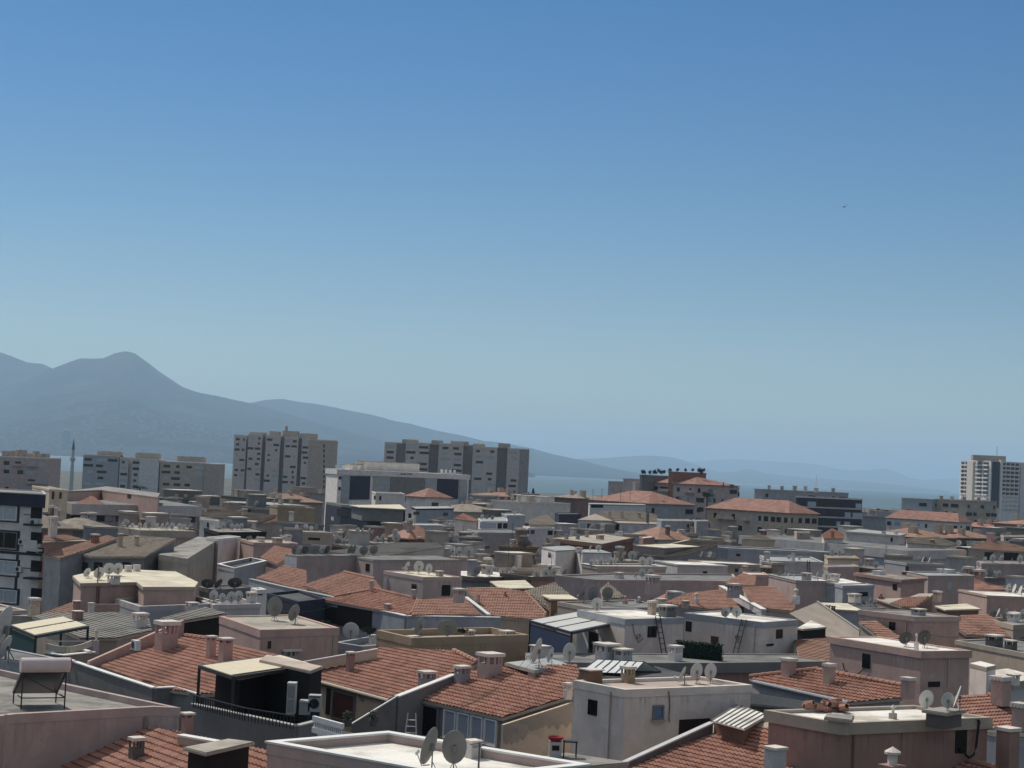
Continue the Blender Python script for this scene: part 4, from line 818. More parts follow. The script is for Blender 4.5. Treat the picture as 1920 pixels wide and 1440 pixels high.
# ridge caps, pipes, cables and other small wear
def ridge(b, pl, p0, p1, key='red', lift=.06):
    a, c = pl.at(*p0), pl.at(*p1); n = max(3, int((c - a).length / .38)); mb = MB(); d = (c - a) / n
    for k in range(n): q = a + d * k + ZV * lift; mb.tube([q, q + d * 1.08], .10, 7, .125)
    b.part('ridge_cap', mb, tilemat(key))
ridge(pB1, qB1, (1738, 1409), (1862, 1441)); ridge(J_, pK1, (783, 1124), (771, 1152)); ridge(J_, pK1, (627, 1120), (705, 1106)); ridge(J_, pK1, (705, 1106), (783, 1124)); ridge(R2, pR2, (1532, 1257), (1690, 1286)); ridge(R2, pR2, (1405, 1270), (1532, 1256))
ridge(C_, pC, (850, 1221), (895, 1243)); ridge(B_, pB, (345, 1193), (420, 1203)); ridge(Lr, pL, (985, 1110), (1024, 1152), 'orange'); ridge(K3, pK3, (645, 1073), (702, 1086), 'orange'); ridge(S3, pS3, (1852, 1303), (1899, 1329))
def wallpipe(b, x, y0, y1, r=.035, key=(.30, .27, .25), off=.06, nm='drain_pipe'):
    h = b.hit(x, (y0 + y1) / 2)
    if not h: return
    def on(px, py): r_ = ray(px, py); return CAM + r_ * ((h[1] - CAM).dot(h[3]) / r_.dot(h[3])) + h[3] * off
    t = on(x, y0); u = on(x, y1); b.part(nm, MB().tube([t, (t.x, t.y, u.z)], r, 6), plain('pipe_%d' % (key[0] * 100), key, .6))
wallpipe(W_, 1147, 1296, 1440); wallpipe(Q_, 1778, 1232, 1290, .03, (.5, .45, .42)); wallpipe(P2, 1416, 1172, 1238, .04, (.45, .42, .38)); wallpipe(A, 272, 1345, 1372, .05, (.25, .22, .2)); wallpipe(C2, 625, 1190, 1240, .04, (.4, .36, .34)); wallpipe(H_, 1600, 1372, 1440, .04, (.2, .13, .12)); wallpipe(T_, 1700, 1166, 1200, .04, (.35, .3, .3)); wallpipe(P3, 727, 1082, 1115, .05, (.55, .52, .5)); wallpipe(D_, 186, 1096, 1148, .05, (.2, .13, .12)); wallpipe(D_, 184, 1060, 1148, .04, (.2, .2, .2))
def cable(lab, b, pts, r=.018):
    h = b.hit(*pts[len(pts) // 2])
    if not h: return
    P = [CAM + ray(x, y) * (((h[1] + h[3] * .07) - CAM).dot(h[3]) / ray(x, y).dot(h[3])) for x, y in pts]
    o = MB().tube(P, r, 5).build('cable', plain('cable_black', (.012, .012, .012), .6)); tag(o, lab, 'cable', 'cables on the walls')
cable('black cable looping across the large pink penthouse wall under its window', Q_, [(1580, 1243), (1583, 1256), (1592, 1265), (1606, 1266), (1615, 1258), (1622, 1250)], .03)
cable('thin cable trailing down the off white block beside the blue shutter', W_, [(1254, 1296), (1256, 1320), (1254, 1345), (1255, 1354)]); cable('black cable hanging on the cream penthouse left of its ladder', P1, [(1186, 1170), (1190, 1190), (1198, 1205), (1206, 1196)])
# round things on the penthouse walls, lamp over the brown door
for b_, x, y, lab in ((P1, 1197, 1193, 'pale round wall vent on the cream penthouse with the ladder'), (P2, 1383, 1195, 'coiled pale hose hung left of the leaning ladder'), (C_, 679, 1307, 'brown round lamp beside the brown door')):
    h = b_.hit(x, y)
    if h: p = CAM + ray(x, y) * ((h[1] - CAM).dot(h[3]) / ray(x, y).dot(h[3])); o = MB().lathe([(.10, 0), (.14, .03), (.16, .05), (.15, .08), (.10, .06), (.08, .02)], 12, Matrix.Translation(p + h[3] * .02) @ h[3].to_track_quat('Z', 'Y').to_matrix().to_4x4()).build('wall_fitting', plain('fitting', (.35, .3, .26), .6)); tag(o, lab, 'wall fitting')
M_.part('end_wall', MB().prism([M_.foot[0][i] + d for i, d in ((0, FL.to_2d() * .04), (1, FL.to_2d() * .04), (1, Vector((0, 0))), (0, Vector((0, 0))))], 0, 17.95), plaster('white'))
# exposed render under the eaves of the cream gable
mbp = MB(); a, c = pE.at(944, 1350), pE.at(1074, 1308); d = (c - a); nn_ = AV * .045; top = []; bot = []
for k in range(25):
    t = k / 24; q = a.lerp(c, t); top.append(Vector((q.x, q.y, q.z - .22)) + nn_); bot.append(Vector((q.x, q.y, q.z - .22 - .55 - .35 * math.sin(t * 9) * .5 - .3 * rnd.random())) + nn_)
mbp.add(top + bot, [(i, i + 1, 26 + i, 25 + i) for i in range(24)]); gw.part('bare_render', mbp, plaster('conc'))

sb_ = Bld('black block standing in for the shade under the beige awning', 'black screened space', 'dark', 'awning_shade_block', 'screen'); sb_.flat([(404, 1262), (450, 1273), (520, 1260), (474, 1249)], 17.75, fas=.06, ov=.02, dk='dark', vis=1340)  # solid black box put in for the shade below the canopy
# folding ladder by the veranda and pots on the corner
st = empty('stepladder', G(770, 1388, 15.2) if False else GY(770, 1384, 72.5)); tag(st, 'small pale stepladder standing before the glazed veranda', 'stepladder'); Q0 = Vector((0, 0, 0))
for sx in (-1, 1):
    for sy in (-1, 1): MB().bar((sx * .24, sy * .3, 0), (sx * .16, 0, 1.0), .02).build('leg', plain('alu', (.5, .5, .48), .4, .3), st)
for k in range(1, 4): MB().abox(-.24 + k * .02, .24 - k * .02, -.34 + k * .08, -.22 + k * .08, k * .25 - .02, k * .25).build('step', plain('alu', (.5, .5, .48), .4, .3), st)
for px_, lab in ((651, 'potted plant on the balustrade corner of the grey green terrace'), (699, 'potted plant on the dark ledge right of the balustrade')):
    p = GY(px_, 1362, 70.5); pt = empty('potted_plant', p); tag(pt, lab, 'potted plant'); MB().lathe([(0, 0), (.13, 0), (.17, .26), (.15, .26), (.12, .2), (0, .2)], 12).build('pot', plain('pot_grey', (.10, .09, .09), .7), pt); mb = MB(); q2 = random.Random(px_)
    for k in range(170): a_ = q2.uniform(0, 6.28); rr_ = q2.uniform(.02, .2); c = Vector((rr_ * math.cos(a_), rr_ * math.sin(a_), q2.uniform(.22, .62))); u = Vector((q2.gauss(0, 1), q2.gauss(0, 1), q2.gauss(0, 1))).normalized() * .05; v2 = u.cross(Vector((q2.gauss(0, 1), q2.gauss(0, 1), q2.gauss(0, 1)))).normalized() * .025; mb.add([c - u, c + v2, c + u, c - v2], [(0, 1, 2, 3)])
    mb.build('foliage', plain('leaf_grey', (.09, .11, .07), .8), pt)
# ------------------------------------------------------------------ the middle distance and the far towers
def autofac(b, fl, bay, wf=.5, hf=.45, kinds=('dark', 'dark', 'glass'), skip=.1, balc=0, frame=False, ztop=None, depth=30, maxn=90, seed=1):
    n = 0
    for (a, c, z0, z1) in list(b.quads):
        e = c - a; L = e.length
        if L < bay * .8: continue
        nn = Vector((e.y, -e.x, 0)).normalized(); mid = (a + c) / 2; cen = Vector((*sum((p for p in b.foot[0]), Vector((0, 0))) / len(b.foot[0]), 0))
        if nn.dot(mid - cen) < 0: nn = -nn
        if nn.dot(CAM - mid) <= 0: continue
        bays = max(1, int(L / bay)); nf = int(min(depth, z1 - max(z0, 4)) / fl); n += bays * nf
        if n > maxn: nf = max(0, nf - (n - maxn) // bays); 
        if nf < 1: continue
        facade(b, a, c, z1 - .5 - nf * fl, z1 - .5, fl, bays, wf, hf, kinds, skip, frame, balc, seed); seed += 1
def block(label, short, pts, z, wall='grey', dk='conc', wins=(), par=.08, fas=.3, ov=.06, fk=None, vis=None, dishes=(), chims=(), cop=None, fac=None, dcol='white', **kw):
    b = Bld(label, short, wall, **kw); s = b.flat(pts, z, par=par, fas=fas, ov=ov, dk=dk, fk=fk, vis=vis, cop=cop)
    for w in wins: b.win(*w[:4], w[4] if len(w) > 4 else 'dark', False)
    for i, (x, f_, cy, d, az) in enumerate(dishes): dish(s, x, f_, cy, d, az, dcol)
    for c in chims: chim(s, *c)
    if fac: autofac(b, **fac)
    return b, s
def tiled(label, short, pts, anchor, dip, k, key='orange', wall='beige', vis=None, chims=(), fine=True, fac=None, **kw):
    b = Bld(label, short, wall, **kw); pl = b.tile(pts, anchor, dip, k, key, fine=fine, vis=vis)
    for c in chims: chim(pl, *c)
    if fac: autofac(b, **fac)
    return b, pl
def drow(s, x0, x1, foot0, foot1, n, d, az=30, jit=3, col='white'):
    for i in range(n):
        t = i / max(1, n - 1); x = x0 + (x1 - x0) * t + rnd.uniform(-jit, jit); f = foot0 + (foot1 - foot0) * t + rnd.uniform(-.8, 1.2); dd = d * rnd.uniform(.8, 1.15)
        dish(s, x, f, f - dd * .75, dd, az + rnd.choice((-25, 0, 0, 35)), rnd.choice((col, col, 'grey')))
# left apartment block with air conditioners
AB = Bld('white apartment block with navy bands, shutters and air conditioners at left', 'white and navy apartment block', 'wgrey')
a = G(-70, 920, 22.6); b_ = G(86, 929, 22.6); d_ = Vector((b_.x - a.x, b_.y - a.y, 0)).normalized(); bk = Vector((b_.x - 3.2, b_.y, 0)).normalized() * 14
Pab = [a.to_2d(), b_.to_2d(), (b_ + bk).to_2d(), (a + bk).to_2d()]; AB.flatw(Pab, 22.6, fas=1.2, ov=.25, dk='conc', fk='navy', vis=1130)
AB.part('coping', MB().ring(offset_poly(Pab, -.06), offset_poly(Pab, .3), 22.63, 22.72), plain('coping_grey2', (.36, .35, .34), .8))
for y0, y1, k in ((946, 974, 'shut'), (996, 1027, 'dark'), (1050, 1076, 'shut'), (1104, 1128, 'glass')):
    AB.win(-40, y0 - 3, 37, y1 + 4, 'navy', False)
    h = AB.quads[0]; w = AB.win(-38, y0, 33, y1, k, True, 2)
    if w is not None: w.location += Vector((d_.y, -d_.x, 0)) * .06
for y in (1040, 1126): pass
AB.win(-60, 1033, 80, 1038, 'navy', False); AB.win(28, 1040, 33, 1130, 'navy', False)
for i, y in enumerate((948, 995, 1048, 1100)):
    AB.win(58, y + 3, 79, y + 24, 'open', False)
    h = AB.hit(68, y + 34)
    if h:
        r = ray(68, y + 36); p = CAM + r * ((h[1] - CAM).dot(h[3]) / r.dot(h[3])); wd = px2m(p, 15); n_ = h[3]
        mb = MB().box(p + n_ * .5, h[2] * wd, n_ * .5, ZV * .1); mb.box(p + n_ * .97 + ZV * .5, h[2] * wd, n_ * .03, ZV * .45) if i % 2 else mb.bar(p + n_ * .97 + ZV * .95 - h[2] * wd, p + n_ * .97 + ZV * .95 + h[2] * wd, .04)
        AB.part('balcony', mb, plaster('wgrey' if i % 2 else 'navy'))
acunit(AB, 58, 971, 74, 985); acunit(AB, 36, 1004, 50, 1021); acunit(AB, 30, 1058, 44, 1072)
for y0 in (1026,): AB.win(50, 1027, 68, 1037, 'dark', False); AB.win(72, 1027, 82, 1037, 'dark', False)
# left middle
b, s = block('long apartment block with a pale fascia band behind the navy trimmed block', 'long block with pale fascia', [(84, 933), (135, 945), (378, 950)], 19.0, 'grey', 'grey', fas=1.6, ov=.5, par=0, fk='lgrey', vis=1000)
for x0, x1 in ((134, 160), (164, 175), (176, 212), (216, 228), (231, 246), (252, 262), (264, 276)): b.win(x0, 965, x1, 978, 'open', False)
for x0, x1 in ((88, 96), (100, 116)): b.win(x0, 958, x1, 975, 'dark', False)
autofac(b, 3, 4.5, skip=.35, maxn=40, hf=.4)
block('pink rooftop house with a dark red verge and one square window', 'pink rooftop house', [(126, 921), (190, 919), (296, 933), (300, 925), (200, 912)], 20.6, 'pink', 'conc', ((239, 927, 246, 934, 'dark'),), par=0, fas=.25, fk='dpink', vis=946)
tiled('small orange hip roof below the pink rooftop house', 'small orange hip roof', [(138, 945), (172, 929), (198, 946)], (170, 945, 19.0), FR, .3, 'orange', 'pink')
block('cream house with two arched brown windows by the navy trimmed block', 'cream house with two windows', [(60, 910), (92, 917), (128, 919)], 21.2, 'cream', 'conc', ((97, 921, 102, 936, 'door'), (111, 923, 116, 935, 'door')), vis=936)
b, pl = tiled('flat brown orange tiled roof right of the navy trimmed block', 'brown orange tiled roof', [(80, 1040), (113, 1047), (165, 1030), (220, 1010), (200, 1003), (140, 1022)], (113, 1046, 17.0), FL, .22, 'brown', 'grey', 1065)
chim(pl, 178, 1018, 18, 17, 'slot', 'terra')
tiled('flat red tiled roof with a pink chimney beside the navy trimmed block', 'flat red tiled roof', [(80, 1016), (110, 1014), (165, 1013), (125, 1003), (83, 1004)], (100, 1015, 17.2), FR, .1, 'brown', 'dpink', 1025, ((98, 1008, 20, 40, 'slot', 'offw'),))
b, pl = tiled('grey brown tiled roof with white eaves and three chimneys', 'grey brown tiled roof', [(125, 1033), (171, 1044), (272, 1044), (330, 1010), (250, 1004), (195, 1012)], (171, 1044, 17.2), FL, .22, 'old', 'slate', 1080, ((225, 1026, 12, 26, 'tall', 'beige'), (256, 1024, 11, 19, 'tall', 'beige')))
b.ledge([(125, 1034), (171, 1045), (272, 1045)], 17.05, 1.0, .3, 'white', 'lgrey')
for x0, x1 in ((152, 165), (176, 192), (230, 245)): b.win(x0, 1054, x1, 1070, 'open', False)
b, s = block('flat ribbed edged roof carrying a long row of yellowish dishes', 'ribbed roof with the dish row', [(222, 988), (262, 994), (368, 996)], 18.3, 'conc', 'beige', par=.05, fas=.8, ov=.2, vis=1020)
drow(s, 229, 356, 990, 994, 13, 10, 35, 2)
b, s = block('stained concrete building with a navy fascia and a white end wall', 'concrete building with white end', [(297, 1040), (352, 1048), (410, 1012), (372, 1006)], 17.8, 'conc', 'conc', fas=.5, par=0, ov=.03, vis=1095)
block('navy fronted annexe left of the stained concrete wall', 'navy annexe', [(296, 1043), (347, 1050), (356, 1046), (310, 1036)], 17.6, 'navy', 'metal', vis=1078)
block('small white rooftop room with a slit window above the stained concrete', 'white rooftop room', [(386, 1007), (410, 1010), (452, 1006)], 18.2, 'white', 'metal', ((396, 1016, 401, 1025, 'dark'),), vis=1038)
block('white room with a slit window under the cream tiled roof', 'white room under cream tiles', [(374, 973), (404, 976), (412, 975)], 19.2, 'white', 'metal', ((388, 980, 392, 989, 'dark'),), vis=990)
tiled('cream pink tiled roof with a square chimney left of the dark block', 'cream pink tiled roof', [(374, 970), (412, 972), (478, 978), (520, 966), (430, 957), (385, 960)], (412, 975, 18.6), FR, .12, 'old', 'offw', 985, ((458, 966, 12, 12, 'slot', 'beige'),), fine=False)
b, s = block('dark brown round walled roof terrace with dishes on its edge', 'dark brown terrace', [(382, 990), (410, 998), (500, 997)], 18.2, 'dark', 'conc', fas=.4, vis=1015); drow(s, 420, 455, 994, 994, 5, 9, 10)
b, s = block('pinkish curved wall house with clutter on its flat top', 'pinkish curved wall house', [(450, 1010), (475, 1017), (560, 1019)], 18.0, 'pink', 'beige', fas=.3, vis=1055); drow(s, 462, 480, 1014, 1015, 3, 8, 10); chim(s, 490, 1016, 14, 9, 'slot', 'offw'); chim(s, 520, 1018, 22, 10, 'slot', 'beige')
tiled('brick orange tiled roof with white verges by the curved wall house', 'brick orange tiled roof', [(488, 1045), (515, 1023), (552, 1031), (545, 1043), (520, 1058)], (515, 1056, 17.2), FL, .3, 'orange', 'mauve', 1065)
block('white beamed pergola frame block left of the brick orange roof', 'white beamed terrace', [(408, 1058), (440, 1066), (500, 1052), (470, 1046)], 17.3, 'grey', 'dark', par=.3, fas=.1, cop='white', vis=1080)
b, s = block('grey walled terrace holding three large dark dishes', 'terrace with three dark dishes', [(372, 1100), (400, 1106), (480, 1100), (440, 1094)], 17.4, 'slate', 'dark', vis=1125); [dish(s, x, 1106, cy, d, az, 'dark') for x, cy, d, az in ((388, 1094, 24, 0), (411, 1096, 24, 70), (440, 1096, 27, 15))]
b, s = block('pale grey low parapet with three dishes in front of the dark dishes', 'pale low parapet', [(375, 1126), (400, 1134), (490, 1132), (450, 1120)], 17.3, 'lgrey', 'grey', vis=1160); drow(s, 402, 448, 1130, 1131, 4, 16, 20, 2); chim(s, 471, 1130, 22, 20, 'slot', 'offw')
block('white chimney block with small openings beside the big dishes', 'white chimney block', [(470, 1102), (482, 1106), (500, 1105)], 17.9, 'white', 'white', ((484, 1108, 492, 1116, 'open'),), vis=1150)
block('navy framed glass terrace with vertical posts under the blue grey eaves', 'navy glass terrace', [(500, 1112), (560, 1128), (610, 1122), (560, 1106)], 16.6, 'navy', 'dark', par=.2, ov=.02, fas=.1, vis=1165)
# middle strip, centre
b, s = block('beige pinkish flat house with a dark opening near the left of centre', 'beige flat house', [(524, 992), (548, 996), (625, 999)], 18.4, 'beige', 'metal', ((578, 1008, 600, 1013, 'dark'),), vis=1030); drow(s, 556, 595, 995, 996, 5, 10, 20); chim(s, 540, 1012, 14, 9, 'slot', 'offw')
block('brown ochre walled building with a small vent left of the navy block', 'brown ochre building', [(505, 946), (520, 949), (592, 953)], 19.4, 'ochre', 'conc', par=.2, vis=978, chims=((546, 975, 10, 16, 'slot', 'offw'),))
tiled('cream orange tiled roof strip below the brown ochre building', 'cream orange roof strip', [(430, 975), (455, 985), (520, 979), (516, 968), (450, 966)], (455, 985, 18.0), FR, .15, 'orange', 'conc', 990, fine=False)
block('grey terrace edge running in front of the brown ochre building', 'grey terrace edge', [(515, 976), (560, 981), (608, 984)], 18.2, 'slate', 'grey', vis=993)
# white fascia hospital-like building
z5 = 25.2; b = Bld('wide blue grey building with a white fascia, white roof and dark lettering', 'wide white fascia building', 'white'); L5 = [(610, 879), (655, 886), (882, 893)]
W5 = [G(px, py, z5) for px, py in L5]; W5[0] = GY(610, 879, 497); W5[1] = GY(632, 883, 478); W5[2] = GY(882, 892, 500); 
for q in W5: q.z = z5
W5.append(W5[0] + W5[2] - W5[1]); b.flatw([q.to_2d() for q in W5], z5, fas=1.4, ov=.35, dk='white', fk='wgrey', vis=945); e5 = (W5[2] - W5[1]).normalized(); n5 = Vector((e5.y, -e5.x, 0)).normalized()
b.quads[:] = [q for q in b.quads]
def at5(px, y): r = ray(px, y); return CAM + r * ((W5[1] - CAM).dot(n5) / r.dot(n5))
for x0, x1, y0, y1, key in ((641, 655.5, 892, 945, 'blueg'), (656, 694, 892, 936, 'navy'), (700, 730, 893, 942, 'blueg'), (732, 796, 893, 938, 'slate'), (797, 818, 894, 925, 'blueg'), (820, 860, 896, 935, 'navy'), (862, 876, 899, 945, 'blueg')):
    p, q = at5(x0, (y0 + y1) / 2), at5(x1, (y0 + y1) / 2); zt, zb = at5(x0, y0).z, at5(x0, y1).z; c = (p + q) / 2; c.z = (zt + zb) / 2; b.part('facade_panel', MB().box(c - n5 * .2, (q - p) / 2, n5 * .12, ZV * (zt - zb) / 2), plaster(key))
for x in (634, 650):
    pass
for x0, x1, y0, y1, k in ((635, 640, 893, 899, 'dark'), (634, 639, 913, 919, 'dark'), (676, 682, 896, 903, 'dark'), (676, 681, 917, 922, 'dark'), (659, 664, 896, 910, 'glass'), (666, 672, 896, 910, 'glass'), (659, 672, 916, 925, 'dark'), (703, 712, 898, 906, 'glass'), (716, 726, 898, 906, 'glass'), (745, 757, 899, 906, 'open'), (800, 816, 898, 912, 'dark'), (822, 842, 902, 916, 'open'), (849, 858, 904, 911, 'shut'), (848, 858, 922, 930, 'dark'), (640, 650, 893, 905, 'glass')): b.win(x0, y0, x1, y1, k, False)
for k in range(9):   # the dark lettering on the fascia, too small to read in the picture
    x = 751 + k * 2.3 if k < 5 else 762 + (k - 4) * 2.3
    p = at5(x, 889); b.part('sign_letter', MB().box(p + n5 * .05 + ZV * 0, e5 * .11, n5 * .03, ZV * (.22 if k % 3 else .15)), DARKM())
block('long low plant room on the white roof of the wide fascia building', 'plant room on the white roof', [(684, 868), (700, 872), (812, 873), (800, 866)], 26.3, 'offw', 'beige', ((735, 872, 740, 876, 'open'), (787, 874, 792, 879, 'open')), par=.1, vis=885) if False else None
pr_ = Bld('long low plant room on the white roof of the wide fascia building', 'plant room on the white roof', 'offw', 'plant_room', 'plant room')
c0 = (W5[1] + W5[2]) / 2 - n5 * 9; pr_.flatw([(c0 + e5 * a_ - n5 * d_2).to_2d() for a_, d_2 in ((-8, 0), (9.5, 0), (9.5, 6), (-8, 6))], z5 + 2.6, fas=.2, ov=.1, base=z5, dk='beige')
pr_.flatw([(c0 + e5 * a_ - n5 * d_2).to_2d() for a_, d_2 in ((-12, 1), (-8.05, 1), (-8.05, 5), (-12, 5))], z5 + 1.6, fas=.2, ov=.1, base=z5, dk='beige')
s5 = Flat(z5, b)
for x, h_ in ((640, 7), (653, 7), (668, 9), (682, 7), (838, 7), (846, 8), (854, 8), (862, 7)):
    o = cloned(('chim', 'plain', 'white', False), mk_chimney('plain', 'white', False)); p = at5(x, 886) - n5 * 3; p.z = z5; o.location = p; o.scale = (.8, .8, 1.2); register(o, 'chimney', b, p, 'white', 'chimneys on the rooftops', 5)
block('dark navy apartment house with a cream slab roof and square windows', 'dark navy apartment house', [(611, 941), (640, 946), (760, 957)], 18.6, 'navy', 'grey', ((621, 969, 626, 976, 'shut'), (632, 955, 654, 968, 'slate' if False else 'dark'), (660, 958, 688, 972, 'dark'), (690, 959, 707, 971, 'glass'), (732, 961, 745, 973, 'glass'), (652, 988, 668, 1000, 'glass'), (710, 991, 727, 999, 'glass')), fas=.5, ov=.04, fk='slate', vis=1010)
q = Bld('cream sheet roof slab on top of the dark navy apartment house', 'cream slab roof', 'slate', 'roof_slab', 'roof'); q.flat([(655, 947), (675, 951), (762, 955), (750, 946)], 18.95, fas=.15, ov=.5, base=16.5, dk='cream', vis=955)
block('blue grey flat house with two dark square windows right of the navy one', 'blue grey flat house', [(771, 950), (780, 954), (852, 953)], 18.9, 'blueg', 'metal', ((775, 959, 786, 965), (831, 961, 840, 967)), par=0, fas=.25, ov=.15, fk='dark', vis=985)
b, s = block('small pale rooftop hut with a round dish before the blue grey house', 'small pale rooftop hut', [(738, 980), (750, 984), (832, 985)], 18.4, 'lgrey', 'metal', ((757, 990, 761, 997), (786, 992, 793, 999)), fas=.15, vis=1003)
drow(s, 672, 700, 1002, 1003, 4, 9, 30); dish(s, 741, 1005, 997, 12, 20)
fblock('red tiled hip roof house with cream walls below the white fascia building', 'red hip roof house', 762, 796, 846, 932, 430, 'offw', roof='rust', rh=2.2, vis=955, fac=dict(fl=3, bay=4, skip=.3, maxn=12))
block('cream house with narrow windows under the white fascia building', 'cream narrow window house', [(697, 921), (704, 924), (760, 926)], 20.9, 'offw', 'grey', ((701, 929, 704, 937), (711, 930, 715, 938)), vis=950)
tiled('small red hip roof right of the blue grey flat house', 'small red hip roof', [(851, 973), (868, 962), (896, 975), (893, 978)], (870, 976, 18.6), FR, .3, 'red', 'offw', 985)
b, s = block('white room with a wide glazed front and dark right panes', 'white glazed room', [(896, 972), (902, 977), (952, 977), (950, 968)], 18.7, 'wgrey', 'metal', ((900, 979, 930, 990, 'glass'), (933, 981, 941, 991, 'open'), (943, 981, 951, 991, 'open')), vis=995); drow(s, 903, 926, 974, 975, 3, 8, 30)
block('tall pale blue grey wall block beside the white glazed room', 'pale blue grey wall block', [(940, 962), (950, 966), (985, 966)], 19.2, 'blueg', 'metal', vis=1005, dishes=((965, 966, 961, 6, 10),))
block('long grey parapet wall below the white glazed room', 'long grey parapet', [(876, 992), (895, 998), (975, 999)], 18.0, 'grey', 'grey', vis=1025, chims=((975, 999, 18, 9, 'slot', 'white'),))
block('white house with dark square windows and pale pink roof', 'white square window house', [(980, 986), (990, 990), (1040, 990)], 18.4, 'wgrey', 'pinkish', ((985, 994, 992, 1001), (995, 994, 1002, 1001), (1027, 995, 1036, 1003)), vis=1003)
tiled('pale pink tiled slope on the white square window house', 'pale pink tiled slope', [(992, 974), (1026, 964), (1041, 978), (1040, 985), (992, 984)], (1015, 985, 18.7), FR, .3, 'old', 'white', 990, fine=False)
block('black walled building end between the white houses and the striped roof', 'black walled building', [(1040, 961), (1048, 964), (1090, 964)], 19.6, 'navy', 'dark', vis=998)
# centre strip
b, pl = tiled('whitish grey ribbed metal hip roof over bright windows at centre right', 'ribbed metal hip roof', [(1083, 974), (1130, 958), (1190, 958), (1232, 965), (1231, 982), (1160, 980), (1150, 976)], (1160, 979, 18.9), FR, .22, 'old', 'lgrey', 1000, fine=False)
for x in range(6): b.win(1088 + x * 13, 982, 1096 + x * 13, 994, 'dark' if x % 2 else 'glass', False)
for x in (1168, 1188, 1206): b.win(x, 986, x + 10, 996, 'glass', False)
for a_ in ((1143, 970, 6, 10, 'tall', 'beige'), (1166, 971, 7, 12, 'tall', 'beige'), (1198, 970, 8, 9, 'slot', 'beige'), (1214, 980, 6, 20, 'tall', 'dgrey')): chim(pl, *a_)
block('white flat house with a dark strip window under the red roof', 'white strip window house', [(1103, 943), (1106, 945), (1212, 947)], 20.2, 'wgrey', 'metal', ((1108, 946, 1131, 952, 'open'),), par=0, fas=.3, vis=965)
block('blue grey blank wall block with one small window', 'blue grey blank wall', [(1231, 972), (1240, 976), (1300, 977)], 19.0, 'blueg', 'conc', ((1288, 983, 1292, 989),), vis=1005)
block('beige grey wall block right of the blue grey blank wall', 'beige grey wall', [(1298, 974), (1306, 977), (1330, 977)], 19.2, 'grey', 'conc', vis=1010)
b, s, P_, z_ = fblock('grey apartment house with a wide red tiled roof and thin antennas', 'wide red tiled roof', 1106, 1216, 1302, 944, 480, 'grey', roof='rust', rh=3.2, vis=975, fac=dict(fl=3, bay=3.4, skip=.2, maxn=50, balc=.2, depth=9)); pl = s
for x, h_ in ((1111, 24), (1128, 25), (1163, 26), (1181, 22)): antenna(pl, x, 941, h_, .05)
for a_ in ((1170, 934, 10, 6, 'slot', 'beige'), (1190, 930, 9, 6, 'plain', 'brown'), (1225, 938, 12, 6, 'slot', 'grey'), (1270, 942, 8, 6, 'slot', 'dgrey'), (1144, 938, 6, 6, 'plain', 'dgrey'), (1208, 940, 7, 6, 'slot', 'dgrey'), (1243, 944, 6, 5, 'slot', 'dgrey')): chim(pl, *a_)
b, s, P_, z_ = fblock('tall pinkish grey apartment block with balconies and a low orange roof', 'tall pinkish grey block', 1200, 1303, 1384, 908, 560, 'mauve', roof='rust', rh=2.4, vis=980, fac=dict(fl=3, bay=4.4, skip=.2, maxn=90, depth=18, wf=.5, balc=.15))
autofac(b, 3.1, 4.2, skip=.25, maxn=50, wf=.45, depth=22)
fblock('brick red rooftop wall with pots above the orange roof of the tall block', 'brick red rooftop wall', 1253, 1262, 1325, 884, 568, 'terra', 'pinkish', vis=893, par=.5)
for lab, sh_, x0, xc, x1, py, Y, w in (('grey apartment block end with balconies left of the tall pinkish block', 'grey balcony block end', 1140, 1147, 1176, 902, 590, 'grey'), ('grey stepped top block with a dark gap at its right', 'grey stepped block', 1168, 1174, 1200, 897, 586, 'grey'), ('white fronted balcony block left of the tall pinkish one', 'white fronted balcony block', 1186, 1192, 1226, 903, 575, 'offw')):
    fblock(lab, sh_, x0, xc, x1, py, Y, w, vis=935, fac=dict(fl=3, bay=3.4, skip=.2, maxn=30, depth=9, balc=.2))
fblock('pinkish balcony block right of the tall pinkish grey one', 'pinkish balcony block', 1340, 1347, 1387, 912, 575, 'mauve', vis=940, fac=dict(fl=3, bay=3.2, skip=.1, maxn=24, wf=.7, depth=9), chims=((1356, 0, 4, 10, 'pot', 'dgrey'), (1372, 0, 8, 6, 'plain', 'dgrey')))
b, s, P_, z_ = fblock('apartment block with a red hip roof and rows of balconies', 'red roofed balcony block', 1325, 1480, 1534, 962, 470, 'beige', roof='rust', rh=3.2, vis=1010, fac=dict(fl=3.05, bay=2.4, skip=.15, maxn=90, balc=.35, depth=13, kinds=('dark', 'dark', 'open', 'glass'))); pl = s
for a_ in ((1345, 950, 8, 5, 'slot', 'beige'), (1400, 948, 9, 6, 'slot', 'dgrey'), (1420, 946, 12, 6, 'plain', 'beige'), (1455, 948, 10, 7, 'slot', 'grey'), (1510, 958, 8, 6, 'slot', 'dgrey'), (1367, 949, 7, 6, 'slot', 'dgrey'), (1437, 954, 7, 6, 'slot', 'dgrey'), (1477, 958, 8, 5, 'slot', 'dgrey')): chim(pl, *a_)
b, s, P_, z_ = fblock('dark blue glass office block with pale floor lines', 'dark blue office block', 1492, 1497, 1618, 930, 600, 'navy', vis=990, fas=.5, fk='wgrey', fac=dict(fl=3.2, bay=3.2, wf=.8, hf=.5, kinds=('dark', 'dark', 'dark', 'shut'), skip=.05, maxn=80, depth=17), du=Vector((.95, .3, 0)))
for k in (1, 2, 3, 4):
    mb = MB(); A_, B_ = offset_poly(P_, -.08)[1], offset_poly(P_, -.08)[2]; mb.bar((*A_, z_ - k * 3.2 - .4), (*B_, z_ - k * 3.2 - .4), .2, .25); b.part('floor_band', mb, plaster('lgrey'))
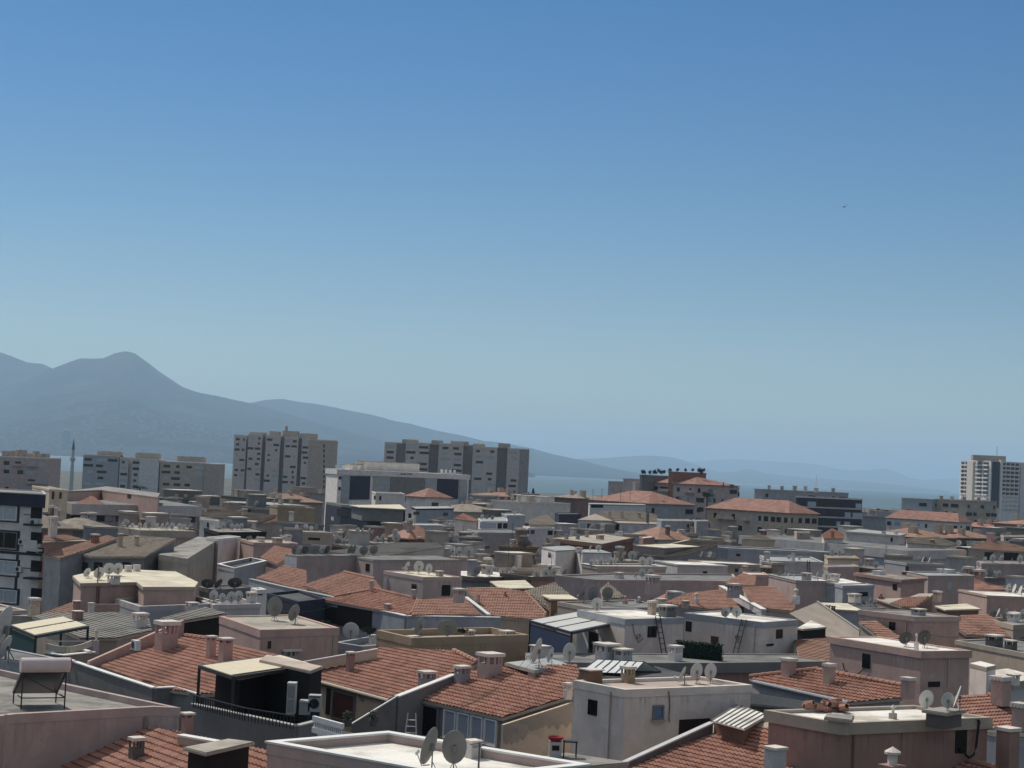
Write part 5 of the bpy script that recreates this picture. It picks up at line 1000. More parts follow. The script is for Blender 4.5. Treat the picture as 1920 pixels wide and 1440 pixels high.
b, s, P_, z_ = fblock('pale green grey flat topped block behind the dark blue office', 'pale flat topped block', 1414, 1430, 1592, 917, 660, 'grey', 'beige', vis=935, fac=dict(fl=3, bay=4, skip=.3, maxn=24, depth=7), du=Vector((.95, .3, 0)))
for x in (1442, 1466, 1490, 1510, 1530, 1562): chim(s, x, 917 + (x - 1420) * .05, rnd.uniform(5, 9), rnd.uniform(6, 11), rnd.choice(('plain', 'slot', 'tall')), rnd.choice(('beige', 'offw', 'grey')))
antenna(s, 1530, 915, 24, .08)
fblock('blue grey low apartment row in front of the white balcony tower', 'blue grey apartment row', 1690, 1748, 1770, 936, 690, 'blueg', vis=965, fac=dict(fl=3, bay=7, skip=.5, maxn=12, depth=9))
fblock('beige balcony row with vents before the white balcony tower', 'beige balcony row', 1752, 1812, 1870, 938, 680, 'conc', 'beige', vis=965, fac=dict(fl=3, bay=3.6, skip=.15, maxn=40, wf=.7, depth=9), chims=tuple((x, 0, 7, 7, 'plain', k) for x, k in ((1765, 'beige'), (1785, 'offw'), (1808, 'grey'), (1835, 'beige'))))
b, s, P_, z_ = fblock('long low house with a bright red hip roof and glazed balconies', 'long red roofed house', 1662, 1798, 1822, 979, 580, 'wgrey', roof='rust', rh=2.9, vis=1000, fac=dict(fl=3, bay=3, skip=.1, maxn=50, wf=.6, kinds=('dark', 'glass', 'open'), depth=7)); pl = s
for a_ in ((1685, 963, 4, 5, 'pot', 'dgrey'), (1698, 966, 5, 5, 'plain', 'dgrey'), (1745, 969, 8, 5, 'slot', 'dgrey'), (1780, 972, 5, 6, 'slot', 'dgrey')): chim(pl, *a_)
fblock('cream metal shed with white posts near the shore', 'cream metal shed', 1640, 1647, 1693, 957, 900, 'offw', 'cream', vis=966)
# right middle
b, s = block('very long light grey building with a deep plain fascia', 'very long light grey building', [(1385, 1004), (1702, 1032), (1812, 1031)], 18.4, 'lgrey', 'grey', ((1508, 1036, 1520, 1050, 'glass'), (1636, 1044, 1658, 1062, 'glass')), fas=1.3, ov=.3, par=.1, fk='lgrey', vis=1075)
block('grey rooftop storey with a slit window on the very long building', 'grey rooftop storey', [(1583, 996), (1688, 1004), (1700, 1001), (1612, 992)], 19.8, 'lgrey', 'metal', ((1670, 1008, 1674, 1016),), par=0, fas=.2, ov=.25, vis=1032, chims=((1657, 1002, 9, 6, 'plain', 'offw'), (1680, 1002, 8, 7, 'plain', 'offw')))
block('beige rooftop stub behind the very long building', 'beige rooftop stub', [(1489, 996), (1494, 998), (1520, 998)], 19.4, 'beige', 'metal', ((1501, 1000, 1505, 1004),), vis=1014)
tiled('pinkish beige tiled hump behind the very long building at left', 'pinkish tiled hump', [(1390, 1011), (1422, 1001), (1455, 1013)], (1420, 1012, 18.9), FR, .2, 'old', 'beige', 1014, fine=False)
tiled('faded red tiled gable between the balcony block and the grey storey', 'faded red tiled gable', [(1540, 1002), (1560, 990), (1583, 1002), (1582, 1010), (1545, 1010)], (1560, 1008, 19.2), FR, .2, 'red', 'offw', 1015, ((1561, 1008, 7, 12, 'tall', 'terra'),), fine=False)
tiled('cream tiled roof right of the grey rooftop storey', 'cream tiled roof', [(1698, 1010), (1760, 1006), (1795, 1020), (1780, 1024), (1700, 1018)], (1750, 1022, 18.8), FR, .15, 'old', 'offw', 1030, ((1748, 1018, 10, 7, 'slot', 'terra'),), fine=False)
tiled('pinkish brown tiled roof with a dark square window dormer at far right', 'pinkish brown tiled roof', [(1815, 1028), (1850, 1014), (1900, 1020), (1960, 1036), (1880, 1033)], (1870, 1032, 18.6), FR, .2, 'brown', 'conc', 1060, ((1857, 1015, 16, 16, 'plain', 'pink'),), fac=dict(fl=3, bay=4, maxn=12, depth=4), fine=False)
block('mauve dormer box with a black window at the far right', 'mauve dormer box', [(1876, 1003), (1882, 1006), (1932, 1006)], 19.5, 'mauve', 'conc', ((1886, 1010, 1893, 1018),), vis=1030)
b, s = block('white walled block with a small window and a steel ladder', 'white walled block with ladder', [(1424, 1042), (1442, 1052), (1545, 1055)], 18.2, 'lgrey', 'metal', ((1451, 1062, 1458, 1070),), cop='grey', vis=1085, dishes=((1480, 1050, 1044, 9, 20), (1500, 1052, 1046, 9, 50)), chims=((1438, 1050, 12, 16, 'slot', 'lgrey'), (1487, 1052, 8, 15, 'tall', 'lgrey')))
ladder('thin steel ladder on the white walled block', b, 1515, 1050, 1514, 1088, 5, DARKM())
block('yellowish low wall with a dark coping under two dishes', 'yellowish low wall', [(1545, 1040), (1552, 1046), (1612, 1047)], 18.0, 'cream', 'conc', fas=.25, fk='ochre', vis=1058, dishes=((1560, 1044, 1034, 11, 5), (1574, 1044, 1034, 10, 10)))
block('pinkish block below the yellowish low wall', 'pinkish low block', [(1540, 1058), (1552, 1063), (1612, 1062)], 17.6, 'mauve', 'conc', vis=1085)
b, s = block('pinkish grey walled roof with many small dishes along its edge', 'grey roof with dish row', [(1440, 1077), (1492, 1089), (1572, 1091)], 17.7, 'mauve', 'metal', vis=1120, fas=.2, cop='grey', chims=((1512, 1088, 20, 14, 'slot', 'grey'), (1565, 1088, 20, 12, 'slot', 'offw')))
drow(s, 1460, 1490, 1080, 1086, 4, 9, 50); dish(s, 1549, 1089, 1079, 15, 10); dish(s, 1532, 1089, 1079, 14, 70)
block('light grey blue block with framed recess right of the dish row', 'light blue grey recess block', [(1500, 1088), (1566, 1094), (1640, 1099), (1580, 1085)], 17.6, 'blueg', 'white', vis=1130, par=0, fas=.2)
b, s = block('pinkish house with a dark red flat roof edge and one window', 'pinkish house with dark red edge', [(1600, 1074), (1690, 1087), (1738, 1084)], 18.0, 'pink', 'conc', ((1674, 1095, 1682, 1106),), fas=.3, fk='dpink', ov=.2, vis=1118, chims=((1648, 1077, 26, 7, 'plain', 'white'),))
block('mauve grey house with a pale shuttered window', 'mauve house with pale shutter', [(1698, 1072), (1740, 1080), (1828, 1080)], 17.9, 'mauve', 'metal', ((1776, 1092, 1783, 1106, 'shut'),), cop='grey', vis=1115, dishes=((1768, 1077, 1070, 8, 20), (1805, 1077, 1069, 14, 60)), chims=((1695, 1079, 10, 8, 'slot', 'dgrey'), (1773, 1074, 34, 7, 'plain', 'white')))
b, s = block('low dark roof with a row of raised dishes right of centre', 'low dark roof with dishes', [(1658, 1050), (1700, 1056), (1772, 1058)], 18.0, 'grey', 'dark', ((1698, 1062, 1704, 1070),), vis=1070); drow(s, 1715, 1745, 1054, 1055, 5, 9, 50)
b, s = block('pink house end at the right edge with a bright roof line', 'pink house end at right edge', [(1796, 1105), (1850, 1116), (1990, 1122)], 17.5, 'pink', 'white', vis=1150, fas=.2); drow(s, 1890, 1915, 1112, 1116, 3, 13, 60)
b, s = block('mauve wall with several dishes near the right edge', 'mauve wall with dishes', [(1820, 1050), (1840, 1056), (1960, 1058)], 18.0, 'mauve', 'conc', vis=1085); drow(s, 1830, 1912, 1054, 1056, 6, 11, 40)
tiled('small bright orange valley roof below the pinkish house', 'orange valley roof', [(1640, 1122), (1700, 1120), (1723, 1112), (1752, 1112), (1716, 1138), (1690, 1138)], (1700, 1136, 16.9), FL, .25, 'orange', 'dpink', 1145, ((1652, 1122, 9, 10, 'pot', 'terra'), (1757, 1126, 18, 18, 'slot', 'pink')))
block('cream awning roof right of the orange valley roof', 'cream awning roof', [(1752, 1136), (1772, 1144), (1840, 1142), (1812, 1132)], 17.0, 'brown', 'cream', par=0, fas=.1, ov=.2, vis=1150)
b, s = block('concrete roof with white dish frames and clutter at the right edge', 'cluttered concrete roof', [(1850, 1160), (1900, 1172), (1990, 1166), (1930, 1150)], 17.2, 'conc', 'conc', par=.3, vis=1180); drow(s, 1862, 1915, 1160, 1166, 5, 16, 50, 3); chim(s, 1900, 1166, 26, 16, 'slot', 'white')
block('cream flat strip roof left of the stained concrete gable', 'cream strip roof', [(1530, 1130), (1555, 1142), (1620, 1146), (1590, 1132)], 17.3, 'grey', 'cream', par=0, fas=.15, vis=1165, chims=((1552, 1144, 10, 10, 'slot', 'grey'), (1562, 1144, 9, 8, 'slot', 'brown')))
b, s = block('blue grey wall with a black garage opening and a white slab', 'blue grey wall with black opening', [(1565, 1094), (1580, 1098), (1640, 1097)], 17.7, 'blueg', 'metal', ((1611, 1110, 1627, 1118, 'open'),), vis=1130, chims=((1602, 1127, 26, 14, 'slot', 'white'),)); 
block('low cream lean roof below the cream penthouse at right', 'low cream lean roof', [(1494, 1178), (1506, 1180), (1550, 1176), (1520, 1164)], 17.3, 'dark', 'white', par=0, fas=.1, vis=1195)
b, s = block('dark low terrace with dishes between orange roofs', 'dark low terrace', [(1580, 1136), (1600, 1142), (1660, 1140), (1625, 1130)], 17.0, 'slate', 'dark', vis=1150); drow(s, 1610, 1640, 1136, 1136, 4, 12, 30, 2)
# centre right, between the parapets
b, s = block('white block with one slit window behind the ribbed awnings', 'white block with slit window', [(1015, 1026), (1042, 1033), (1094, 1030)], 18.3, 'white', 'metal', ((1028, 1036, 1033, 1045),), par=0, vis=1075, fas=.1)
b, s = block('whitish box with two dishes and a vent on top', 'whitish box', [(1072, 1030), (1092, 1036), (1148, 1037)], 18.2, 'wgrey', 'metal', vis=1062, par=0, fas=.1, dishes=((1107, 1034, 1027, 8, 60), (1122, 1034, 1027, 11, 10)), chims=((1085, 1034, 14, 8, 'slot', 'white'),))
b, s = block('stained grey flat roof with a crowded row of dishes at centre right', 'stained roof with crowded dishes', [(1090, 1057), (1120, 1062), (1250, 1063)], 17.9, 'conc', 'beige', cop='white', vis=1085); drow(s, 1108, 1155, 1060, 1061, 6, 11, 30, 2); dish(s, 1204, 1063, 1052, 15, 15); dish(s, 1218, 1063, 1052, 15, 5)
b, s = block('pale grey block with one dark window right of the crowded dishes', 'pale grey block', [(1226, 1050), (1270, 1058), (1366, 1061)], 18.0, 'lgrey', 'white', ((1318, 1071, 1326, 1077),), vis=1085, fas=.15)
b, s = block('long mauve parapet roof with a square chimney block in its middle', 'long mauve parapet', [(1040, 1078), (1120, 1087), (1302, 1088), (1385, 1090), (1375, 1076), (1150, 1074)], 17.6, 'mauve', 'grey', vis=1115, par=.15, ov=.02, fas=.1, chims=((1223, 1112, 30, 34, 'slot', 'mauve'), (1161, 1084, 20, 11, 'slot', 'offw'))); drow(s, 1192, 1192, 1085, 1085, 1, 13, 70); dish(s, 1204, 1084, 1074, 14, 5); dish(s, 1220, 1084, 1074, 14, 5)
tiled('orange tiled roof in half shade behind the four dishes', 'orange tiled roof in half shade', [(1245, 1130), (1290, 1112), (1365, 1104), (1412, 1138), (1330, 1142)], (1330, 1140, 16.6), FR, .28, 'orange', 'grey', 1150, ((1305, 1132, 11, 22, 'pot', 'offw'), (1285, 1138, 16, 12, 'slot', 'beige')))
b, pl = tiled('orange tiled roof right of a broad white verge', 'orange tiled roof by white verge', [(1392, 1101), (1452, 1099), (1492, 1139), (1484, 1146), (1410, 1137)], (1450, 1142, 16.9), FR, .28, 'orange', 'conc', 1150, ((1492, 1130, 14, 28, 'pot', 'white'),)); b.ledge([(1352, 1098, 17.9), (1432, 1142, 17.1)], 0, .6, .35, 'white', 'lgrey'); chim(pl, 1375, 1118, 26, 24, 'slot', 'grey')
tiled('small orange gable beneath a pink wall at centre right', 'small orange gable', [(1358, 1092), (1392, 1075), (1418, 1080), (1415, 1098), (1372, 1098)], (1390, 1097, 17.5), FR, .25, 'orange', 'pink', 1100)
block('pinkish wall box above the small orange gable', 'pinkish wall box', [(1392, 1072), (1400, 1077), (1442, 1078)], 18.2, 'pink', 'white', vis=1098, chims=((1397, 1070, 12, 9, 'slot', 'pink'),))
tiled('old pink tiled lean roof behind the four dish parapet', 'old pink lean roof', [(1125, 1105), (1140, 1092), (1170, 1118), (1160, 1122), (1130, 1120)], (1145, 1119, 17.0), FR, .25, 'old', 'mauve', 1125)
b, pl = tiled('cream ribbed metal roof slanting at centre right', 'cream ribbed metal roof', [(1182, 1036), (1245, 1042), (1290, 1036), (1348, 1018), (1285, 1011), (1230, 1026)], (1230, 1041, 17.9), FL, .08, 'old', 'slate', 1052, fine=False)
q = Bld('cream sheet covering on the slanting metal roof', 'cream sheet covering', 'slate', 'sheet_roof', 'roof'); q.flatw([pl.at(*p).to_2d() for p in ((1190, 1035), (1245, 1040), (1340, 1019), (1288, 1013))], pl.at(1260, 1028).z + .3, fas=.1, ov=.1, base=15, dk='cream')
b, s = block('brown fascia roof with a sharp corner and clutter on top', 'brown fascia roof', [(1024, 1008), (1130, 1020), (1190, 1008), (1130, 1000)], 18.5, 'brown', 'beige', vis=1045, fas=.5, ov=.2, chims=tuple((x, 1006 + (x % 7), rnd.uniform(8, 18), rnd.uniform(7, 12), 'slot', rnd.choice(('offw', 'grey', 'beige'))) for x in (1062, 1083, 1100, 1125)))
b, s = block('pinkish drum shaped wall right of the brown fascia roof', 'pinkish drum wall', [(1198, 1006), (1206, 1009), (1228, 1007)], 18.6, 'dpink', 'cream', vis=1025)
b, s = block('long blue grey wall with three small dark openings and dishes', 'long blue grey wall', [(1300, 1022), (1365, 1028), (1560, 1036)], 18.3, 'blueg', 'grey', ((1380, 1038, 1388, 1043),), vis=1055, cop='white'); drow(s, 1316, 1340, 1046, 1047, 5, 9, 30)
block('low brownish terrace in front of the long blue grey wall', 'low brownish terrace', [(1290, 1049), (1330, 1055), (1440, 1060)], 17.8, 'conc', 'white', ((1378, 1066, 1384, 1072),), vis=1080)
# ---- far towers
def tower(label, short, parts, z, Y, wall, fl, bay, maxn=95, seed=3, tops=(), kinds=('dark', 'dark', 'glass', 'shut'), name='tower_block', wf=.6, skip=.08, balc=0, az=None, bd=16):
    """parts: (x0,x1,set back metres,z extra,wall,windows)"""
    b = Bld(label, short, wall, name, 'tower'); X = lambda px: GY(px, 880, Y).x; x0, x1 = min(p[0] for p in parts), max(p[1] for p in parts); tot = 0
    ca, sa = (math.cos(az), math.sin(az)) if az is not None else (1, 0); xm = X((x0 + x1) / 2)
    def T(x, y): return Vector((xm + (x - xm) * ca - (y - Y) * sa, Y + (x - xm) * sa + (y - Y) * ca))
    for i, (a, c, sb, ze, wl, wn) in enumerate(parts):
        P = [T(X(a), Y + sb), T(X(c), Y + sb), T(X(c), Y + bd), T(X(a), Y + bd)]
        b.walls(P, 0, z + ze, wl, 'wing'); b.part('roof_deck', MB().prism(P, z + ze + .01, z + ze + .5), plaster('offw'))
        if wn and tot < maxn:
            nf = min(int((z + ze - 6) / fl), 9); bays = max(1, int((X(c) - X(a)) / (bay * (1 if wn == 1 else wn)))); nf = min(nf, max(1, (maxn - tot) // bays)); tot += nf * bays
            facade(b, P[0], P[1], z + ze - .6 - nf * fl, z + ze - .6, fl, bays, wf, .45, kinds, skip, False, balc, seed + i)
    for (a, c, dz, sb) in tops:
        P = [T(X(a), Y + sb), T(X(c), Y + sb), T(X(c), Y + sb + 6), T(X(a), Y + sb + 6)]; b.part('lift_house', MB().prism(P, z, z + dz), plaster('conc'))
    b.img.append((x0, 800, x1, 930)); return b, T, X
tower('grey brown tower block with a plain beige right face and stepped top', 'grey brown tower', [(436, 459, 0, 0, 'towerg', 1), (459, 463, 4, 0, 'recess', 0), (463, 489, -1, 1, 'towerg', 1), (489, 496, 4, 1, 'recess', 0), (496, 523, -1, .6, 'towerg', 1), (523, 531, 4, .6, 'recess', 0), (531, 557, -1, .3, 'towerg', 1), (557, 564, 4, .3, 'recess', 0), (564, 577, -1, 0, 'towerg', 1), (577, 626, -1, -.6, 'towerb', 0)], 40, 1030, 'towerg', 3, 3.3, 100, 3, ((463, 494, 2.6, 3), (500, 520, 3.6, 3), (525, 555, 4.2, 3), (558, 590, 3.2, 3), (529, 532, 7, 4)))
tb_ = [b for b in BLDS if b.short == 'grey brown tower'][0]
for k in range(9): tb_.win(606, 833 + k * 9.6, 609, 839 + k * 9.6, 'dark', False)
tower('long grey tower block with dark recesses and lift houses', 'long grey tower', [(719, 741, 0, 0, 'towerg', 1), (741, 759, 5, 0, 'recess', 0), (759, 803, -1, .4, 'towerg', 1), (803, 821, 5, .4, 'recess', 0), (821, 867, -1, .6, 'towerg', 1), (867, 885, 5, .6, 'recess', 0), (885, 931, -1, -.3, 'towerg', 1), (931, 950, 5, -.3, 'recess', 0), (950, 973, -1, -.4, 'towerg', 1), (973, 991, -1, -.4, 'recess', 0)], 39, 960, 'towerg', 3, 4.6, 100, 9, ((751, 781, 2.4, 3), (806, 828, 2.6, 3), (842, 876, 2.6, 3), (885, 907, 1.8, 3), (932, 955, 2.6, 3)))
du_, dv_ = Vector((.93, .37, 0)), Vector((-.2, .98, 0))
b, s, P_, z_ = fblock('white balcony tower with a dark blue glass strip at the right edge', 'white balcony tower', 1801, 1858, 1990, 864, 1250, 'white', 'metal', du=du_, dv=dv_, name='tower_block', cat='tower', vis=985)
LP, CP, RP = [Vector((*p, 0)) for p in P_[:3]]; eL = (LP - CP); eR = (RP - CP); nL = Vector((eL.y, -eL.x, 0)).normalized(); nR = Vector((eR.y, -eR.x, 0)).normalized()
if nL.y > 0: nL = -nL
if nR.y > 0: nR = -nR
def tpanel(base, e, n, t0, t1, zt, zb, key, nm='wing', dep=.5): c = base + e * ((t0 + t1) / 2); c.z = (zt + zb) / 2; b.part(nm, MB().box(c + n * dep / 2, e * ((t1 - t0) / 2), n * dep, ZV * ((zt - zb) / 2)), plaster(key))
tpanel(CP, eL, nL, .50, .70, z_ - .5, 0, 'offw', dep=1.2); tpanel(CP, eR, nR, .02, .115, z_ - .5, z_ - 33, 'navy', 'glass_strip', .6); tpanel(CP, eR, nR, .12, .15, z_ + 1, 0, 'white', 'fin', 1.2); tpanel(CP, eR, nR, .41, 1, z_ - .3, 0, 'wgrey', 'wing', .8)
for (base, e, n, t0, t1, nb, key) in ((CP, eL, nL, .04, .46, 2, 'white'), (CP, eL, nL, .72, .98, 2, 'white'), (CP, eR, nR, .155, .40, 4, 'white')):
    for f in range(11):
        for k in range(nb):
            tm = t0 + (t1 - t0) * (k + .5) / nb; c = base + e * tm; hw_ = e.length * (t1 - t0) / nb * .42; ee = e.normalized(); zz = z_ - 3.2 - f * 3
            b.part('balcony', MB().box(c + n * .7 + ZV * zz, ee * hw_, n * .7, ZV * .5), plaster(key))
            if f < 8 and key == 'white': b.part('window', MB().box(c + n * .05 + ZV * (zz + 1.4), ee * hw_ * .9, n * .06, ZV * .8), glass())
b.part('lift_house', MB().prism([(CP + eR * .0 + Vector((-9, 14, 0))).to_2d(), (CP + Vector((14, 12, 0))).to_2d(), (CP + Vector((14, 18, 0))).to_2d(), (CP + Vector((-9, 20, 0))).to_2d()], z_, z_ + 4), plaster('conc'))
b.part('mast', MB().tube([CP + Vector((8, 14, z_ + 3)), CP + Vector((8, 14, z_ + 11))], .15, 5), DARKM())
for lab, sh_, P, z_, wl, sd in (('blue grey apartment slab left of the row of three', 'left slab of three', [(155, 222, 0, 0, 'blueg', 1)], 25, 'blueg', 1), ('pale ribbed apartment slab in the middle of the three', 'middle slab of three', [(224, 240, 0, 0, 'lgrey', 1), (240, 247, 3, 0, 'white', 0), (247, 262, 0, 0, 'lgrey', 1), (262, 298, -1, 0, 'wgrey', 0)], 24.4, 'lgrey', 2), ('beige apartment slab at the right of the three', 'right slab of three', [(300, 383, 0, -.6, 'beige', 1), (384, 412, -1, -.8, 'towerb', 0)], 24, 'beige', 3)):
    tower(lab, sh_, P, z_, 880, wl, 3, 5, 24, sd, {1: ((178, 222, 2.4, 3),), 2: ((250, 294, 3.0, 3),), 3: ((329, 380, 2.6, 3),)}[sd], name='apartment_slab')
tower('low grey apartment block with rooftop clutter at the far left', 'far left apartment block', [(-20, 92, 0, 0, 'mauve', 1)], 23.6, 620, 'mauve', 3, 4, 40, 5, tuple((x, x + rnd.uniform(4, 10), rnd.uniform(1.5, 3), rnd.uniform(0, 5)) for x in range(0, 80, 11)), name='apartment_block', balc=.3)
# minaret
mnp = GY(137, 850, 980); mn = empty('minaret', (mnp.x, 980, 0)); tag(mn, 'slender white minaret with a pointed grey spire before the bay', 'minaret'); q = lambda y: GY(137, y, 980).z
MB().lathe([(1.1, 0), (1.1, 14), (.85, q(866))], 12).build('shaft', plain('minaret_stone', (.42, .43, .44), .8), mn); MB().lathe([(.85, q(866)), (1.5, q(862)), (1.5, q(858)), (.75, q(858)), (.7, q(842))], 12).build('balcony', plain('minaret_stone', (.42, .43, .44), .8), mn); MB().lathe([(.95, q(843)), (.04, q(822))], 12).build('spire', plain('minaret_lead', (.12, .14, .17), .6), mn)
# far skyscraper across the bay
p = GY(123, 844, 8800); sk2 = Bld('lone blue glass skyscraper on the far shore of the bay', 'lone skyscraper', 'slate', 'skyscraper', 'skyscraper'); hw = px2m(p, 7.5); sk2.root = empty('skyscraper', (p.x, 8800, 0)); tag(sk2.root, sk2.label, 'skyscraper')
zt = GY(123, 805, 8800).z; MB().lathe([(hw, 0), (hw, zt * .9), (hw * .8, zt * .97), (hw * .3, zt)], 14).build('glass_shaft', plain('far_glass', (.05, .08, .12), .3), sk2.root)
sk2.img = []; BLDS.remove(sk2)
# far city on the slope across the bay
mbc = MB(); rr = random.Random(5)
for k in range(2600):
    px = rr.uniform(-60, 1000); t = rr.random() ** 2.3; Y = 8350 + 2900 * t * (1 if px < 450 else .5); yy = Y
    x = (GY(px, 850, Y)).x; dd = (Y - 8300) / (14000 - 8300)
    ry = 0
    prof = RIDGES['mountain'][2]; zr_ = np.interp(px, [a[0] for a in prof], [GY(a[0], a[1], 14000).z for a in prof])
    n1 = fbm(x, Y, 1500); n2 = fbm(x + 900, Y, 420, 5); bump = 4 * dd * (1 - dd); zz = max(zr_, 1) * dd ** 1.55 * (1 + .38 * n1 * bump + .1 * n2 * bump) + (14 * dd if dd < .25 else 3.5)
    if noise.noise(Vector((x / 500, Y / 700, 1))) < -.12: continue
    w_ = rr.uniform(6, 16); h_ = rr.uniform(7, 20) * (1.5 if rr.random() < .1 else 1); mbc.abox(x - w_, x + w_, Y - 6, Y + 6, zz - 12, zz + h_)
o = mbc.build('far_city', plain('far_city_walls', (.27, .25, .23), .9)); o['kind'] = 'stuff'
for zz_, nm in ((1, 'shore_strip'),):
    pass
# small far trees by the tall blocks, and the bird
def conifer(px, py, hpx, Y, lab):
    p = GY(px, py, Y); H = px2m(p, hpx); r = empty('conifer', p); tag(r, lab, 'tree', 'dark conifers beside the long grey tower'); MB().tube([(0, 0, -6), (0, 0, H * .9)], .3, 6, .05).build('trunk', plain('bark', (.06, .045, .03), .9), r)
    mb = MB(); q2 = random.Random(int(px))
    for k in range(700):
        t = q2.random(); R_ = H * .24 * (1 - t) * (.4 + .6 * q2.random()) + .15; a_ = q2.uniform(0, 6.28); c = Vector((R_ * math.cos(a_), R_ * math.sin(a_), H * (.12 + .88 * t))); u = Vector((q2.gauss(0, 1), q2.gauss(0, 1), q2.gauss(0, .4))).normalized() * H * .05; v_ = u.cross(Vector((q2.gauss(0, 1), q2.gauss(0, 1), q2.gauss(0, 1)))).normalized() * H * .03; mb.add([c - u, c + v_, c + u, c - v_], [(0, 1, 2, 3)])
    mb.build('crown', plain('conifer_green', (.02, .035, .022), .9), r)
conifer(999, 937, 21, 800, 'taller dark conifer right of the long grey tower'); conifer(991, 937, 14, 800, 'shorter dark conifer against the corner of the long grey tower')
def bush(px, py, wpx, hpx, Y, lab, name='shrub'):
    p = GY(px, py, Y); W_, H = px2m(p, wpx) / 2, px2m(p, hpx); r = empty(name, p); tag(r, lab, name.replace('_', ' '), 'bushes on the rooftops'); MB().tube([(0, 0, -p.z if name == 'tree' else 0), (0, 0, H * .6)], .25 if name == 'tree' else .12, 5).build('trunk' if name == 'tree' else 'stem', plain('bark', (.06, .045, .03), .9), r); mb = MB(); q2 = random.Random(int(px))
    cl = [(q2.uniform(-.75, .75), q2.uniform(-.3, .3), q2.uniform(.35, .75)) for _ in range(7)]
    for k in range(900):
        c0 = cl[k % 7]; c = Vector((c0[0] * W_ + q2.gauss(0, .16) * W_, c0[1] * W_ + q2.gauss(0, .16) * W_, H * (c0[2] + q2.gauss(0, .15)))); u = Vector((q2.gauss(0, 1), q2.gauss(0, 1), q2.gauss(0, 1))).normalized() * H * .07; v_ = u.cross(Vector((q2.gauss(0, 1), q2.gauss(0, 1), q2.gauss(0, 1)))).normalized() * H * .05; mb.add([c - u, c + v_, c + u, c - v_], [(0, 1, 2, 3)])
    mb.build('foliage', plain('bush_green', (.025, .045, .028), .9), r)
fblock('dark hedge planter block on the roof left of the red rooftop wall', 'hedge planter', 1199, 1204, 1254, 890, 572, 'slate', 'dark', vis=895)
for x, w_, h_ in ((1210, 16, 9), (1224, 16, 10), (1240, 18, 10), (1315, 16, 12)): bush(x, 890, w_, h_, 571, {1210: 'leftmost dark bush in the hedge planter on the roof', 1224: 'middle dark bush in the hedge planter on the roof', 1240: 'right dark bush in the hedge planter on the roof', 1315: 'dark bush at the right end of the brick red rooftop wall'}[x])
for x in (1256, 1270, 1286, 1300): bush(x, 884, 7, 6, 569, {1256: 'first potted bush on the brick red rooftop wall', 1270: 'second potted bush on the brick red rooftop wall', 1286: 'third potted bush on the brick red rooftop wall', 1300: 'fourth potted bush on the brick red rooftop wall'}[x], 'potted_bush')
p = GY(1583, 388, 160); bd = MB(); S = px2m(p, 9)
bd.lathe([(0, -.5), (.07, -.38), (.1, -.1), (.08, .2), (.05, .36), (.055, .42), (0, .52)], 8, Matrix.Rotation(math.radians(80), 4, 'Y') @ Matrix.Rotation(.4, 4, 'X'))
for sg, up in ((1, .1), (-1, .62)): bd.add([(-.12, 0, 0), (.12, 0, 0), (.12, sg * .35, up * .6), (.0, sg * .75, up), (-.12, sg * .4, up * .5), (-.12, 0, .02), (.12, 0, .02), (.12, sg * .35, up * .6 + .02), (0, sg * .75, up + .02), (-.12, sg * .4, up * .5 + .02)], [(0, 1, 2, 3, 4), (9, 8, 7, 6, 5), (0, 5, 6, 1), (1, 6, 7, 2), (2, 7, 8, 3), (3, 8, 9, 4), (4, 9, 5, 0)])
bd.add([(-.5, -.1, 0), (-.5, .1, 0), (-.3, 0, .02), (-.4, 0, -.03)], [(0, 1, 2), (0, 3, 1)])
o = bd.build('bird', plain('bird_dark', (.03, .03, .035), .8)); o.location = p; o.scale = (S, S, S); o.rotation_euler = (0, 0, 1.2); tag(o, 'small dark bird flying alone in the blue sky', 'bird')

# sagging cables strung between the roofs
for x0, y0, z0, x1, y1, z1, lab in ((512, 1142, 19.2, 660, 1118, 18.2, 'sagging cable from the pink box dishes to the tiles behind'), (850, 1330, 19.4, 1000, 1215, 18.6, 'sagging cable from the bottom dishes to the grey dormer'), (1119, 1125, 19.0, 1225, 1120, 19.2, 'sagging cable over the cream penthouse roof edge'), (1381, 1145, 19.0, 1500, 1120, 18.9, 'sagging cable right of the leaning ladder roof'), (1733, 1186, 19.4, 1860, 1170, 18.6, 'sagging cable from the dark dishes to the right edge roofs')):
    a, c = G(x0, y0, z0), G(x1, y1, z1); P = [a.lerp(c, t / 10) - ZV * (4 * (t / 10) * (1 - t / 10) * .5) for t in range(11)]; o = MB().tube(P, .012, 4).build('cable', plain('cable_black', (.012, .012, .012), .6)); tag(o, lab, 'cable', 'cables strung over the roofs')

for x, y, w_, h_, Y_b, lab in ((606, 1172, 26, 13, 104, 'low dark plants on the shaded terrace under the white eaves'), (692, 1190, 30, 14, 98, 'bushy potted plants left of the ochre terrace'), (868, 1187, 22, 10, 96, 'small shrub behind the ochre terrace dishes'), (262, 918, 30, 7, 520, 'small green tree crown beyond the pink rooftop house'), (1326, 934, 26, 12, 520, 'dark green tree between the two red roofed apartment houses'), (1655, 962, 26, 9, 700, 'dark tree by the cream metal shed')):
    bush(x, y, w_, h_, Y_b, lab, 'shrub' if Y_b < 200 else 'tree')
